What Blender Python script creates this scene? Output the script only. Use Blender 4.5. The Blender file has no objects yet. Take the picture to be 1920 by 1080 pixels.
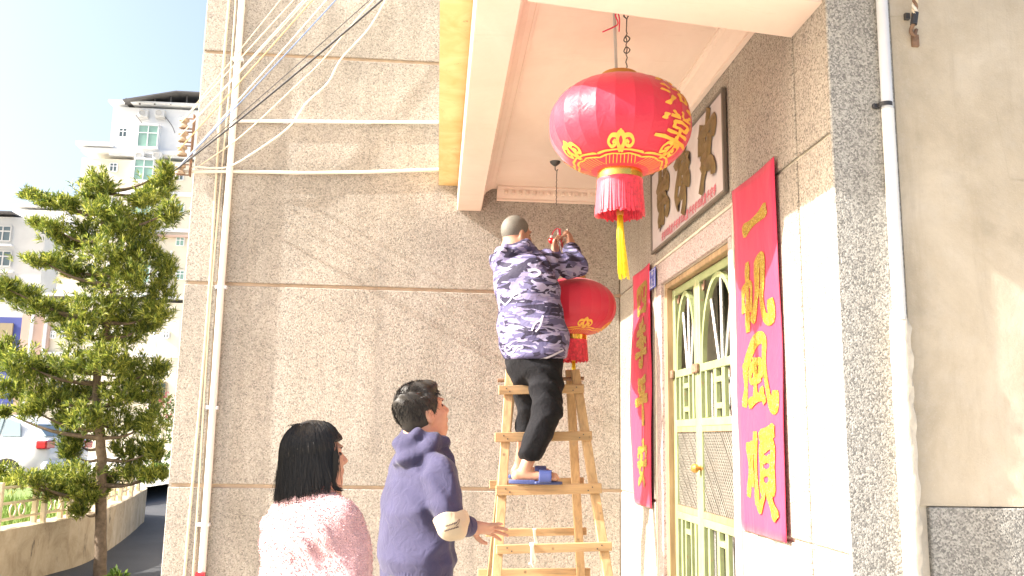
import bpy, bmesh, math, random
import numpy as np
from mathutils import Vector, Matrix
from mathutils.bvhtree import BVHTree
R_ = math.radians
random.seed(7)
rng = np.random.default_rng(7)
scene = bpy.context.scene
col = scene.collection

# ---------------------------------------------------------------- camera
EYE = 1.45
FPX = 1657.0
_pi, _ya, _ro = R_(9.72), R_(4.61), R_(1.0)
_f = np.array([math.sin(_ya) * math.cos(_pi), math.cos(_ya) * math.cos(_pi), math.sin(_pi)])
_r0 = np.array([math.cos(_ya), -math.sin(_ya), 0.0])
_u0 = np.cross(_r0, _f)
_r = math.cos(_ro) * _r0 + math.sin(_ro) * _u0
_u = -math.sin(_ro) * _r0 + math.cos(_ro) * _u0
camd = bpy.data.cameras.new('camera')
cam = bpy.data.objects.new('camera', camd)
col.objects.link(cam)
camd.sensor_width = 36.0
camd.lens = 36.0 * FPX / 1920.0
camd.clip_start = 0.05
camd.clip_end = 3000
cam.matrix_world = Matrix(((_r[0], _u[0], -_f[0], 0), (_r[1], _u[1], -_f[1], 0), (_r[2], _u[2], -_f[2], EYE), (0, 0, 0, 1)))
scene.camera = cam

# ---------------------------------------------------------------- sky, sun, exposure
SUN_AZ, SUN_EL = R_(7.0), R_(33.1)          # the light travels towards +X, slightly +Y
sun_travel = Vector((math.cos(SUN_AZ) * math.cos(SUN_EL), math.sin(SUN_AZ) * math.cos(SUN_EL), -math.sin(SUN_EL)))
world = bpy.data.worlds.new('World')
scene.world = world
world.use_nodes = True
wn = world.node_tree
wn.nodes.clear()
sky = wn.nodes.new('ShaderNodeTexSky')
sky.sky_type = 'NISHITA'
sky.sun_disc = False
sky.sun_elevation = SUN_EL
sky.sun_rotation = math.atan2(-sun_travel.x, -sun_travel.y)
sky.air_density = 1.0
sky.dust_density = 6.0
sky.ozone_density = 1.0
bg = wn.nodes.new('ShaderNodeBackground')
bg.inputs['Strength'].default_value = 0.15
wo = wn.nodes.new('ShaderNodeOutputWorld')
wn.links.new(sky.outputs[0], bg.inputs[0])
wn.links.new(bg.outputs[0], wo.inputs[0])
sd = bpy.data.lights.new('sun', 'SUN')
sd.energy = 5.0
sd.angle = R_(0.55)
sd.color = (1.0, 0.95, 0.87)
sun = bpy.data.objects.new('sun', sd)
sun.rotation_euler = sun_travel.to_track_quat('-Z', 'Y').to_euler()
sun.location = (-8, -2, 9)
col.objects.link(sun)
scene.view_settings.view_transform = 'Standard'
scene.view_settings.look = 'None'
scene.view_settings.gamma = 1.0
scene.view_settings.use_curve_mapping = False
scene.view_settings.exposure = 1.45

# ---------------------------------------------------------------- survey helpers: a photo point on a known plane of the place
def ray(x, y):
    return _f + (x - 960) / FPX * _r - (y - 540) / FPX * _u
def fin(p):
    return np.array([p[0], p[1], p[2] + EYE])
def atY(x, y, Y):
    r = ray(x, y); return fin(r * Y / r[1])
def atX(x, y, X):
    r = ray(x, y); return fin(r * X / r[0])
def atZ(x, y, Z):
    r = ray(x, y); return fin(r * (Z - EYE) / r[2])
def at_frame(x, y, y0, k, z0):               # on the leaning plane Y = y0 + k*(z0 - z), heights above ground
    r = ray(x, y)
    t = (y0 + k * (z0 - EYE)) / (r[1] + k * r[2])
    return fin(r * t)

# ---------------------------------------------------------------- object helpers
def tag(o, label=None, cat=None, group=None, kind=None):
    if label: o['label'] = label
    if cat: o['category'] = cat
    if group: o['group'] = group
    if kind: o['kind'] = kind
    return o
def empty(name, loc, label=None, cat=None, group=None):
    o = bpy.data.objects.new(name, None)
    o.location = Vector(loc)
    o.empty_display_size = 0.1
    col.objects.link(o)
    return tag(o, label, cat, group)
def wloc(o):
    v = Vector((0, 0, 0))
    while o is not None:
        v += o.location; o = o.parent
    return v
def obj(name, verts, faces, mat, parent=None, smooth=False, origin=None):
    """link ONE mesh; vertices in world coordinates."""
    v = np.asarray(verts, dtype=np.float64)
    base = np.array(wloc(parent)) if parent is not None else np.zeros(3)
    if origin is None:
        origin = base if parent is not None else np.array([(v[:, 0].min() + v[:, 0].max()) / 2, (v[:, 1].min() + v[:, 1].max()) / 2, v[:, 2].min()])
    origin = np.asarray(origin, float)
    me = bpy.data.meshes.new(name)
    v = v - origin
    if isinstance(faces, np.ndarray) and faces.shape[1] == 4:
        n = len(faces)
        me.vertices.add(len(v)); me.vertices.foreach_set('co', v.astype(np.float32).ravel())
        me.loops.add(n * 4); me.loops.foreach_set('vertex_index', faces.astype(np.int32).ravel())
        me.polygons.add(n)
        me.polygons.foreach_set('loop_start', np.arange(0, n * 4, 4, dtype=np.int32))
        me.polygons.foreach_set('loop_total', np.full(n, 4, dtype=np.int32))
        me.update(calc_edges=True)
    else:
        me.from_pydata(v.tolist(), [], [tuple(int(i) for i in f) for f in faces])
        me.update()
    if smooth:
        me.polygons.foreach_set('use_smooth', np.ones(len(me.polygons), dtype=bool))
    me.validate()
    if mat: me.materials.append(mat)
    o = bpy.data.objects.new(name, me)
    o.location = Vector(origin - base)
    o.parent = parent
    col.objects.link(o)
    return o
class MB:
    """collects shapes for one mesh"""
    def __init__(s): s.v = []; s.f = []
    def add(s, v, f):
        n = len(s.v); s.v += [tuple(map(float, p)) for p in v]; s.f += [tuple(i + n for i in q) for q in f]; return s
    def box(s, lo, hi, bev=0.0):
        x0, y0, z0 = lo; x1, y1, z1 = hi
        if bev <= 0:
            v = [(x0, y0, z0), (x1, y0, z0), (x1, y1, z0), (x0, y1, z0), (x0, y0, z1), (x1, y0, z1), (x1, y1, z1), (x0, y1, z1)]
            return s.add(v, [(0, 3, 2, 1), (4, 5, 6, 7), (0, 1, 5, 4), (1, 2, 6, 5), (2, 3, 7, 6), (3, 0, 4, 7)])
        bm = bmesh.new()
        bmesh.ops.create_cube(bm, size=1.0)
        for q in bm.verts:
            q.co = Vector(((x0 + x1) / 2 + q.co.x * (x1 - x0), (y0 + y1) / 2 + q.co.y * (y1 - y0), (z0 + z1) / 2 + q.co.z * (z1 - z0)))
        bmesh.ops.bevel(bm, geom=bm.edges[:], offset=bev, segments=1, affect='EDGES', profile=0.5)
        bm.verts.index_update()
        s.add([q.co[:] for q in bm.verts], [[w.index for w in f.verts] for f in bm.faces])
        bm.free(); return s
    def beam(s, a, b, side, w, t, bev=0.0):
        """bar from a to b, width w along 'side', thickness t across"""
        a = Vector(a); b = Vector(b); d = (b - a).normalized(); sd_ = Vector(side); sd_ = (sd_ - d * sd_.dot(d)).normalized(); n = d.cross(sd_)
        sub = MB(); L = (b - a).length
        sub.box((-w / 2, -t / 2, 0), (w / 2, t / 2, L), bev)
        return s.add([tuple(a + sd_ * p[0] + n * p[1] + d * p[2]) for p in sub.v], sub.f)
    def tube(s, pts, r, n=8, caps=True):
        P = [Vector(p) for p in pts]; k = len(P)
        rs = r if isinstance(r, (list, tuple)) else [r] * k
        base = len(s.v); ref = Vector((0.13, 0.37, 0.92))
        for i, p in enumerate(P):
            d = (P[min(i + 1, k - 1)] - P[max(i - 1, 0)]).normalized()
            u = ref - d * ref.dot(d)
            if u.length < 0.1: u = Vector((1, 0, 0)) - d * d.x
            u.normalize(); w = d.cross(u)
            ref = u
            for j in range(n):
                t = 2 * math.pi * j / n
                s.v.append(tuple(p + (u * math.cos(t) + w * math.sin(t)) * rs[i]))
        for i in range(k - 1):
            for j in range(n):
                a = base + i * n + j; b = base + i * n + (j + 1) % n
                s.f.append((a, b, b + n, a + n))
        if caps:
            s.f.append(tuple(base + j for j in range(n))[::-1]); s.f.append(tuple(base + (k - 1) * n + j for j in range(n)))
        return s
    def lathe(s, prof, c, n=32, cap=False):
        base = len(s.v); k = len(prof)
        for r, z in prof:
            for j in range(n):
                t = 2 * math.pi * j / n
                s.v.append((c[0] + r * math.cos(t), c[1] + r * math.sin(t), c[2] + z))
        for i in range(k - 1):
            for j in range(n):
                a = base + i * n + j; b = base + i * n + (j + 1) % n
                s.f.append((a, b, b + n, a + n))
        if cap:
            s.f.append(tuple(base + j for j in range(n))[::-1]); s.f.append(tuple(base + (k - 1) * n + j for j in range(n)))
        return s
    def prism(s, poly, axis, a, b):
        """polygon (two coordinates) extruded along axis 0/1/2 from a to b"""
        def P(u, v, w):
            return {0: (w, u, v), 1: (u, w, v), 2: (u, v, w)}[axis]
        n = len(poly)
        v = [P(u, w, a) for u, w in poly] + [P(u, w, b) for u, w in poly]
        f = [tuple(range(n))[::-1], tuple(range(n, 2 * n))] + [(i, (i + 1) % n, n + (i + 1) % n, n + i) for i in range(n)]
        return s.add(v, f)
    def build(s, name, mat, parent=None, smooth=False):
        o = obj(name, s.v, s.f, mat, parent, smooth)
        bm = bmesh.new(); bm.from_mesh(o.data); bmesh.ops.recalc_face_normals(bm, faces=bm.faces[:]); bm.to_mesh(o.data); bm.free()
        return o
def autosmooth(o, ang=40):
    me = o.data
    me.polygons.foreach_set('use_smooth', np.ones(len(me.polygons), dtype=bool))
    me.set_sharp_from_angle(angle=R_(ang))
    return o
def catmull(pts, per=6):
    P = [np.array(p, float) for p in pts]
    if len(P) < 3: return [P[0] + (P[-1] - P[0]) * i / per for i in range(per + 1)]
    P = [2 * P[0] - P[1]] + P + [2 * P[-1] - P[-2]]
    out = []
    for i in range(1, len(P) - 2):
        for j in range(per):
            t = j / per
            out.append(0.5 * ((2 * P[i]) + (-P[i - 1] + P[i + 1]) * t + (2 * P[i - 1] - 5 * P[i] + 4 * P[i + 1] - P[i + 2]) * t * t + (-P[i - 1] + 3 * P[i] - 3 * P[i + 1] + P[i + 2]) * t ** 3))
    out.append(P[-2])
    return out

# ---------------------------------------------------------------- materials
class NT:
    def __init__(s, name):
        s.m = bpy.data.materials.new(name); s.m.use_nodes = True
        s.t = s.m.node_tree; s.t.nodes.clear()
        s.out = s.t.nodes.new('ShaderNodeOutputMaterial'); s.b = s.t.nodes.new('ShaderNodeBsdfPrincipled')
        s.t.links.new(s.b.outputs[0], s.out.inputs[0])
        s.tc = s.t.nodes.new('ShaderNodeTexCoord')
    def n(s, typ, **kw):
        q = s.t.nodes.new(typ)
        for k, v in kw.items(): setattr(q, k, v)
        return q
    def l(s, a, b): s.t.links.new(a, b)
    def vec(s, scale=(1, 1, 1), rot=(0, 0, 0), src='Object'):
        m = s.n('ShaderNodeMapping'); m.inputs['Scale'].default_value = scale; m.inputs['Rotation'].default_value = rot
        s.l(s.tc.outputs[src], m.inputs[0]); return m.outputs[0]
    def noise(s, vec, scale, detail=4, rough=0.55, dist=0.0):
        q = s.n('ShaderNodeTexNoise'); q.inputs['Scale'].default_value = scale; q.inputs['Detail'].default_value = detail
        q.inputs['Roughness'].default_value = rough; q.inputs['Distortion'].default_value = dist
        s.l(vec, q.inputs['Vector']); return q.outputs['Fac']
    def voro(s, vec, scale, out='Color', feature='F1', rnd=1.0):
        q = s.n('ShaderNodeTexVoronoi'); q.feature = feature; q.inputs['Scale'].default_value = scale; q.inputs['Randomness'].default_value = rnd
        s.l(vec, q.inputs['Vector']); return q.outputs[out]
    def ramp(s, fac, stops, interp='LINEAR'):
        q = s.n('ShaderNodeValToRGB'); q.color_ramp.interpolation = interp
        el = q.color_ramp.elements
        while len(el) < len(stops): el.new(0.5)
        for e, (p, c) in zip(el, stops):
            e.position = p; e.color = (*c, 1) if len(c) == 3 else c
        s.l(fac, q.inputs[0]); return q.outputs[0]
    def mix(s, fac, a, b, mode='MIX'):
        q = s.n('ShaderNodeMix', data_type='RGBA', blend_type=mode)
        for i, v in ((0, fac), (6, a), (7, b)):
            if isinstance(v, (int, float)): q.inputs[i].default_value = v
            elif isinstance(v, tuple): q.inputs[i].default_value = (*v, 1)
            else: s.l(v, q.inputs[i])
        return q.outputs[2]
    def math(s, op, a, b=0.5):
        q = s.n('ShaderNodeMath', operation=op)
        for i, v in ((0, a), (1, b)):
            if isinstance(v, (int, float)): q.inputs[i].default_value = v
            else: s.l(v, q.inputs[i])
        return q.outputs[0]
    def bump(s, h, strength=0.5, dist=0.01, prev=None):
        q = s.n('ShaderNodeBump'); q.inputs['Strength'].default_value = strength; q.inputs['Distance'].default_value = dist
        s.l(h, q.inputs['Height'])
        if prev is not None: s.l(prev, q.inputs['Normal'])
        return q.outputs[0]
    def fin(s, color=None, rough=0.7, normal=None, **kw):
        if color is not None:
            if isinstance(color, tuple): s.b.inputs['Base Color'].default_value = (*color, 1)
            else: s.l(color, s.b.inputs['Base Color'])
        if isinstance(rough, (int, float)): s.b.inputs['Roughness'].default_value = rough
        else: s.l(rough, s.b.inputs['Roughness'])
        if normal is not None: s.l(normal, s.b.inputs['Normal'])
        for k, v in kw.items(): s.b.inputs[k.replace('_', ' ')].default_value = v
        return s.m

def plain(name, c, rough=0.6, var=0.12, nscale=6.0, bump=0.0, bscale=60.0, **kw):
    t = NT(name); v = t.vec()
    f = t.noise(v, nscale, 5, 0.6)
    lo = tuple(x * (1 - var) for x in c); hi = tuple(min(1, x * (1 + var)) for x in c)
    cc = t.ramp(f, [(0.3, lo), (0.7, hi)])
    nn = t.bump(t.noise(v, bscale, 4), bump, 0.004) if bump else None
    return t.fin(cc, rough, nn, **kw)

def granite(name, scale, dark, mid, light, bump=0.9, tint=(1, 1, 1), stain=0.25, thr=0.2):
    t = NT(name); v = t.vec()
    vc = t.voro(v, scale)
    sep = t.n('ShaderNodeSeparateColor'); t.l(vc, sep.inputs[0])
    c = t.ramp(sep.outputs[0], [(0.0, dark), (thr, tuple(a * .45 + b * .55 for a, b in zip(dark, mid))), (thr + 0.1, mid), (0.75, light), (1.0, tuple(min(1, q * 1.18) for q in light))])
    f2 = t.noise(v, scale * 2.2, 3, 0.7)
    c = t.mix(0.5, c, t.ramp(f2, [(0.3, tuple(.62 * q for q in tint)), (0.7, tuple(1.25 * q for q in tint))]), 'MULTIPLY')
    big = t.noise(v, 0.9, 6, 0.62, 0.6)
    c = t.mix(1.0, c, t.ramp(big, [(0.28, (1 - stain, 1 - stain * 1.05, 1 - stain * 1.15)), (0.62, (1.05, 1.03, 1.0))]), 'MULTIPLY')
    sv = t.vec((1.6, 1.6, 0.22))
    c = t.mix(1.0, c, t.ramp(t.noise(sv, 3.0, 5, 0.65), [(0.3, (.9, .88, .85)), (0.6, (1.03, 1.03, 1.03))]), 'MULTIPLY')
    oi = t.n('ShaderNodeObjectInfo')
    c = t.mix(1.0, c, t.ramp(oi.outputs['Random'], [(0.0, (.90, .89, .875)), (1.0, (1.06, 1.06, 1.06))]), 'MULTIPLY')
    dirt = t.noise(t.vec((2.6, 2.6, 0.13)), 2.4, 6, 0.7)
    c = t.mix(t.math('MULTIPLY', t.ramp(dirt, [(0.54, (0, 0, 0)), (0.74, (1, 1, 1))]), 0.45), c, tuple(q * .62 for q in mid))
    d = t.voro(v, scale, 'Distance')
    inv = t.math('SUBTRACT', 1.0, d)
    nb = t.bump(inv, bump, 0.0045)
    nb = t.bump(t.noise(v, 5.0, 4), 0.25, 0.02, nb)
    return t.fin(c, 0.75, nb, Specular_IOR_Level=0.35)

M = {}
M['granite'] = granite('washed_granite', 125, (.235, .222, .205), (.372, .348, .313), (.45, .423, .383), 0.38, stain=0.3, thr=0.14)
M['granite_grey'] = granite('washed_granite_grey', 185, (.19, .19, .185), (.32, .318, .305), (.44, .435, .415), 0.33, stain=0.14, thr=0.28)
M['granite_door'] = granite('washed_granite_door', 175, (.17, .155, .14), (.35, .322, .285), (.45, .418, .372), 0.4, stain=0.18, thr=0.2)
M['pink_granite'] = granite('pink_granite', 170, (.22, .17, .17), (.44, .36, .36), (.56, .47, .47), 0.15, stain=0.08, thr=0.15)
M['mortar'] = plain('mortar', (.50, .38, .27), 0.85, 0.18, 9, 0.3)
M['white_mortar'] = plain('white_mortar', (.62, .56, .46), 0.85, 0.15, 14, 0.4, 90)
def plaster():
    t = NT('soffit_plaster'); v = t.vec()
    c = t.ramp(t.noise(v, 1.6, 6, 0.6, 0.8), [(0.3, (.73, .575, .475)), (0.65, (.81, .67, .57))])
    w = t.vec((0.8, 4, 4))
    c = t.mix(t.math('MULTIPLY', t.ramp(t.noise(w, 2.3, 6, 0.7, 1.2), [(0.60, (0, 0, 0)), (0.72, (1, 1, 1))]), 0.22), c, (.50, .35, .24))
    return t.fin(c, 0.8, t.bump(t.noise(v, 25, 4), 0.15, 0.01))
M['soffit'] = plaster()
def ochre():
    t = NT('stained_ochre_paint'); v = t.vec()
    c = t.ramp(t.noise(v, 5, 6, 0.65, 1.0), [(0.3, (.62, .40, .16)), (0.65, (.78, .56, .28))])
    c = t.mix(t.ramp(t.noise(v, 22, 5, 0.8), [(0.64, (0, 0, 0)), (0.70, (1, 1, 1))]), c, (.16, .12, .08))
    return t.fin(c, 0.8)
M['ochre'] = ochre()
def concrete():
    t = NT('old_render'); v = t.vec()
    c = t.ramp(t.noise(v, 2.2, 8, 0.68, 0.5), [(0.25, (.37, .31, .225)), (0.5, (.52, .445, .335)), (0.75, (.64, .565, .45))])
    c = t.mix(t.math('MULTIPLY', t.ramp(t.noise(v, 14, 6, 0.7), [(0.5, (0, 0, 0)), (0.75, (1, 1, 1))]), 0.35), c, (.58, .53, .45))
    c = t.mix(t.math('MULTIPLY', t.ramp(t.noise(v, 260, 2, 0.7), [(0.62, (0, 0, 0)), (0.7, (1, 1, 1))]), 0.35), c, (.68, .63, .55))
    c = t.mix(t.math('MULTIPLY', t.ramp(t.noise(t.vec((3.2, 3.2, .3)), 2.2, 6, 0.75), [(0.54, (0, 0, 0)), (0.7, (1, 1, 1))]), 0.4), c, (.36, .29, .20))
    crk = t.voro(t.vec((1, 1, .6)), 1.7, 'Distance', 'DISTANCE_TO_EDGE')
    c = t.mix(t.math('MULTIPLY', t.ramp(crk, [(0.0, (1, 1, 1)), (0.004, (0, 0, 0))]), t.math('MULTIPLY', t.ramp(t.noise(v, 1.3, 3), [(0.56, (0, 0, 0)), (0.62, (1, 1, 1))]), .35)), c, (.20, .16, .11))
    c = t.mix(t.math('MULTIPLY', t.ramp(t.noise(v, 3.1, 5, 0.7), [(0.55, (0, 0, 0)), (0.72, (1, 1, 1))]), 0.35), c, (.33, .285, .215))
    nb = t.bump(t.noise(v, 160, 4, 0.7), 0.35, 0.004)
    nb = t.bump(t.noise(v, 6, 5), 0.4, 0.02, nb)
    return t.fin(c, 0.85, nb)
M['render'] = concrete()
M['pvc'] = plain('white_pvc', (.78, .77, .74), 0.4, 0.06, 4)
M['pvc_grey'] = plain('pale_grey_pvc', (.66, .68, .72), 0.35, 0.08, 3)
M['cream_cable'] = plain('cream_cable', (.72, .62, .46), 0.5, 0.1)
M['white_cable'] = plain('white_cable', (.80, .75, .66), 0.45, 0.05)
M['black_cable'] = plain('black_cable', (.035, .035, .04), 0.5, 0.1)
M['blue_cable'] = plain('blue_cable', (.16, .24, .42), 0.5, 0.1)
M['orange_cable'] = plain('orange_cable', (.62, .42, .22), 0.5, 0.1)
M['steel_dark'] = plain('dark_steel', (.10, .095, .09), 0.5, 0.2, 20, Metallic=0.6)
M['rust'] = plain('rusty_iron', (.22, .13, .08), 0.75, 0.3, 40, 0.4)
M['ceramic'] = plain('brown_ceramic', (.42, .33, .24), 0.45, 0.3, 30)
def wood(name, c, axis=2):
    t = NT(name); sc = [38, 38, 38]; sc[axis] = 2.2
    v = t.vec(tuple(sc))
    g = t.noise(v, 1.0, 6, 0.65, 0.7)
    col_ = t.ramp(g, [(0.25, tuple(q * .55 for q in c)), (0.5, c), (0.75, tuple(min(1, q * 1.25) for q in c))])
    v2 = t.vec()
    col_ = t.mix(1.0, col_, t.ramp(t.noise(v2, 4, 4), [(0.3, (.82, .8, .76)), (0.7, (1.08, 1.06, 1.03))]), 'MULTIPLY')
    oi = t.n('ShaderNodeObjectInfo')
    col_ = t.mix(1.0, col_, t.ramp(oi.outputs['Random'], [(0.0, (.74, .72, .68)), (1.0, (1.14, 1.12, 1.1))]), 'MULTIPLY')
    scuff = t.ramp(t.noise(v2, 16, 6, 0.75), [(0.58, (0, 0, 0)), (0.66, (1, 1, 1))])
    col_ = t.mix(t.math('MULTIPLY', scuff, .45), col_, (.30, .24, .17))
    k = t.voro(v2, 9, 'Distance')
    col_ = t.mix(t.ramp(k, [(0.05, (.8, .8, .8)), (0.11, (0, 0, 0))]), col_, tuple(q * .35 for q in c))
    return t.fin(col_, 0.65, t.bump(g, 0.3, 0.002))
M['wood_v'] = wood('pine_upright', (.45, .305, .165), 2)
M['wood_h'] = wood('pine_rung', (.47, .315, .17), 0)
M['door_wood'] = wood('door_frame_wood', (.34, .235, .135), 2)
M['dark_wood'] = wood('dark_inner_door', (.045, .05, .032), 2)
def doorpaint():
    t = NT('green_iron_paint'); v = t.vec()
    c = t.ramp(t.noise(v, 9, 6, 0.65), [(0.3, (.23, .275, .125)), (0.65, (.32, .36, .18))])
    c = t.mix(t.ramp(t.noise(v, 30, 6, 0.75), [(0.60, (0, 0, 0)), (0.66, (1, 1, 1))]), c, (.38, .22, .12))
    return t.fin(c, 0.45, t.bump(t.noise(v, 80, 3), 0.15, 0.003))
M['door_green'] = doorpaint()
M['lattice'] = plain('lattice_strip', (.30, .285, .25), 0.4, 0.15, 9, Metallic=0.4)
M['stainless'] = plain('stainless_rod', (.72, .72, .70), 0.25, 0.08, 12, Metallic=0.85)
def lattice():
    t = NT('embossed_panel_metal'); v = t.vec()
    n = t.bump(t.noise(v, 40, 3), 0.1, 0.002)
    return t.fin(t.ramp(t.noise(v, 3, 4), [(0.3, (.15, .14, .125)), (0.7, (.21, .195, .17))]), 0.4, n, Metallic=0.35)
M['panel_metal'] = lattice()
def satin(name, c):
    t = NT(name); v = t.vec()
    w = t.vec((1, 1, 1))
    wr = t.noise(w, 16, 4, 0.55, 1.6)
    fine = t.noise(t.vec((30, 30, 160)), 3, 2)
    nb = t.bump(wr, 0.30, 0.012)
    nb = t.bump(fine, 0.12, 0.001, nb)
    cc = t.ramp(t.noise(v, 4, 3), [(0.3, tuple(q * .88 for q in c)), (0.7, c)])
    m = t.fin(cc, 0.45, nb, Specular_IOR_Level=0.55, Sheen_Weight=0.25)
    tr = t.n('ShaderNodeBsdfTranslucent'); t.l(cc, tr.inputs[0])
    ms = t.n('ShaderNodeMixShader'); ms.inputs[0].default_value = 0.22
    t.l(t.b.outputs[0], ms.inputs[1]); t.l(tr.outputs[0], ms.inputs[2]); t.l(ms.outputs[0], t.out.inputs[0])
    return m
M['satin'] = satin('red_lantern_satin', (.73, .03, .078))
M['fringe'] = plain('red_fringe_thread', (.70, .035, .07), 0.5, 0.35, 60, Sheen_Weight=0.4)
M['tassel'] = plain('yellow_tassel_thread', (.92, .68, .02), 0.5, 0.2, 60)
M['gold'] = plain('gold_trim', (.85, .52, .10), 0.22, 0.1, 8, Metallic=1.0)
M['gold_dull'] = plain('dull_gold_trim', (.58, .30, .08), 0.4, 0.15, 8, Metallic=0.7)
M['gold_print'] = plain('gold_print', (.88, .48, .07), 0.55, 0.1, 20)
def glitter():
    t = NT('gold_glitter'); v = t.vec()
    vc = t.voro(v, 260); sep = t.n('ShaderNodeSeparateColor'); t.l(vc, sep.inputs[0])
    c = t.ramp(sep.outputs[0], [(0.0, (.36, .20, .02)), (0.5, (.66, .42, .04)), (0.85, (.85, .60, .10)), (1.0, (1.0, .85, .4))])
    return t.fin(c, 0.35, t.bump(sep.outputs[1], 0.9, 0.004), Metallic=0.55)
M['glitter'] = glitter()
def redcloth():
    t = NT('red_couplet_cloth'); v = t.vec((1, 1, 0.5))
    nb = t.bump(t.noise(v, 5, 4, 0.5, 0.8), 0.5, 0.03)
    nb = t.bump(t.noise(t.vec(), 420, 2), 0.25, 0.001, nb)
    return t.fin(t.ramp(t.noise(v, 3, 4), [(0.3, (.64, .022, .078)), (0.7, (.72, .03, .098))]), 0.7, nb, Sheen_Weight=0.15)
M['red_cloth'] = redcloth()
def marble():
    t = NT('marble_board'); v = t.vec()
    c = t.ramp(t.noise(v, 4, 7, 0.65, 1.2), [(0.3, (.46, .40, .41)), (0.7, (.62, .56, .56))])
    return t.fin(c, 0.35)
M['marble'] = marble()
M['board_gold'] = plain('old_gold_letters', (.20, .135, .055), 0.4, 0.25, 14, 0.2, 50, Metallic=0.5)
M['board_frame'] = plain('dark_board_frame', (.15, .125, .10), 0.5, 0.15)
M['board_red'] = plain('board_red_paint', (.52, .13, .17), 0.5, 0.2)
M['plate_blue'] = plain('blue_enamel', (.035, .06, .42), 0.35, 0.06)
M['plate_white'] = plain('white_enamel', (.75, .76, .80), 0.4, 0.04)
# ---- ground
def asphalt():
    t = NT('asphalt'); v = t.vec()
    c = t.ramp(t.noise(v, 160, 3, 0.7), [(0.3, (.035, .037, .042)), (0.7, (.075, .078, .085))])
    c = t.mix(1.0, c, t.ramp(t.noise(v, 1.1, 6, 0.6), [(0.3, (.8, .8, .8)), (0.7, (1.15, 1.15, 1.15))]), 'MULTIPLY')
    return t.fin(c, 0.85, t.bump(t.noise(v, 150, 3), 0.5, 0.006))
M['asphalt'] = asphalt()
M['paving'] = plain('pale_concrete_paving', (.50, .46, .39), 0.85, 0.14, 3, 0.3, 120)
M['yard'] = plain('sunny_yard_concrete', (.56, .53, .46), 0.85, 0.1, 2, 0.2, 100)
def weathered():
    t = NT('weathered_kerb_wall'); v = t.vec()
    c = t.ramp(t.noise(v, 3.2, 8, 0.7, 0.7), [(0.25, (.25, .19, .12)), (0.5, (.44, .36, .25)), (0.75, (.56, .48, .36))])
    c = t.mix(t.ramp(t.noise(t.vec((1, 1, 0.3)), 7, 7, 0.75), [(0.6, (0, 0, 0)), (0.68, (1, 1, 1))]), c, (.10, .085, .065))
    return t.fin(c, 0.9, t.bump(t.noise(v, 30, 5), 0.5, 0.012))
M['weathered'] = weathered()
M['turf'] = plain('turf_soil', (.14, .20, .045), 0.9, 0.25, 6)
M['grass'] = plain('grass_blade', (.20, .30, .055), 0.7, 0.3, 20)
M['rail_cream'] = plain('cream_rail_paint', (.62, .53, .36), 0.45, 0.08)
def leafmat(name, stops):
    t = NT(name)
    g = t.n('ShaderNodeNewGeometry')
    c = t.ramp(g.outputs['Random Per Island'], stops)
    v = t.vec()
    c = t.mix(1.0, c, t.ramp(t.noise(v, 2.2, 4), [(0.3, (.75, .8, .7)), (0.7, (1.2, 1.15, 1.0))]), 'MULTIPLY')
    m = t.fin(c, 0.42, None, Specular_IOR_Level=0.45)
    tr = t.n('ShaderNodeBsdfTranslucent'); t.l(c, tr.inputs[0])
    ms = t.n('ShaderNodeMixShader'); ms.inputs[0].default_value = 0.42
    t.l(t.b.outputs[0], ms.inputs[1]); t.l(tr.outputs[0], ms.inputs[2]); t.l(ms.outputs[0], t.out.inputs[0])
    return m
M['leaf'] = leafmat('podocarpus_leaf', [(0.0, (.05, .085, .016)), (0.25, (.10, .15, .025)), (0.6, (.23, .275, .05)), (1.0, (.50, .50, .11))])
M['leaf_b'] = leafmat('shrub_leaf', [(0.0, (.05, .10, .02)), (0.6, (.10, .17, .03)), (1.0, (.20, .28, .05))])
M['bark'] = plain('bark', (.16, .115, .075), 0.9, 0.35, 25, 0.9, 45)
# ---- far buildings
M['far_white'] = plain('white_tile_render', (.80, .81, .82), 0.7, 0.05, 0.6)
M['far_cream'] = plain('cream_render', (.74, .68, .54), 0.75, 0.06, 0.6)
M['far_grey'] = plain('grey_render', (.55, .54, .51), 0.75, 0.1, 0.6)
M['far_pink'] = plain('terracotta_band', (.48, .34, .28), 0.75, 0.1, 0.6)
M['far_roof'] = plain('dark_roof_sheet', (.11, .105, .105), 0.6, 0.2, 0.8)
M['far_blue'] = plain('blue_shop_panel', (.06, .08, .30), 0.6, 0.1, 0.6)
M['far_brown'] = plain('brown_shutter', (.30, .24, .15), 0.7, 0.15, 0.8)
def glassm(name, c):
    t = NT(name)
    return t.fin(t.ramp(t.noise(t.vec(), 0.8, 3), [(0.3, tuple(q * .8 for q in c)), (0.7, c)]), 0.12, None, Specular_IOR_Level=0.8)
M['pane_green'] = glassm('green_tinted_pane', (.26, .44, .36))
M['pane_dark'] = glassm('dark_pane', (.10, .14, .15))
M['ac_white'] = plain('air_conditioner_white', (.68, .68, .66), 0.5, 0.05)
# ---- vehicle
M['car_white'] = plain('white_car_paint', (.80, .80, .80), 0.25, 0.02, 3, Coat_Weight=0.6)
M['car_glass'] = glassm('car_glass', (.20, .27, .30))
M['car_red'] = plain('tail_lamp_red', (.58, .015, .02), 0.2, 0.05, Coat_Weight=0.8)
M['car_clear'] = plain('reversing_lamp', (.7, .68, .66), 0.2, 0.05)
M['tyre'] = plain('tyre_rubber', (.03, .03, .03), 0.8, 0.1)
M['alloy'] = plain('alloy_rim', (.55, .56, .58), 0.3, 0.05, Metallic=0.8)
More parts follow.
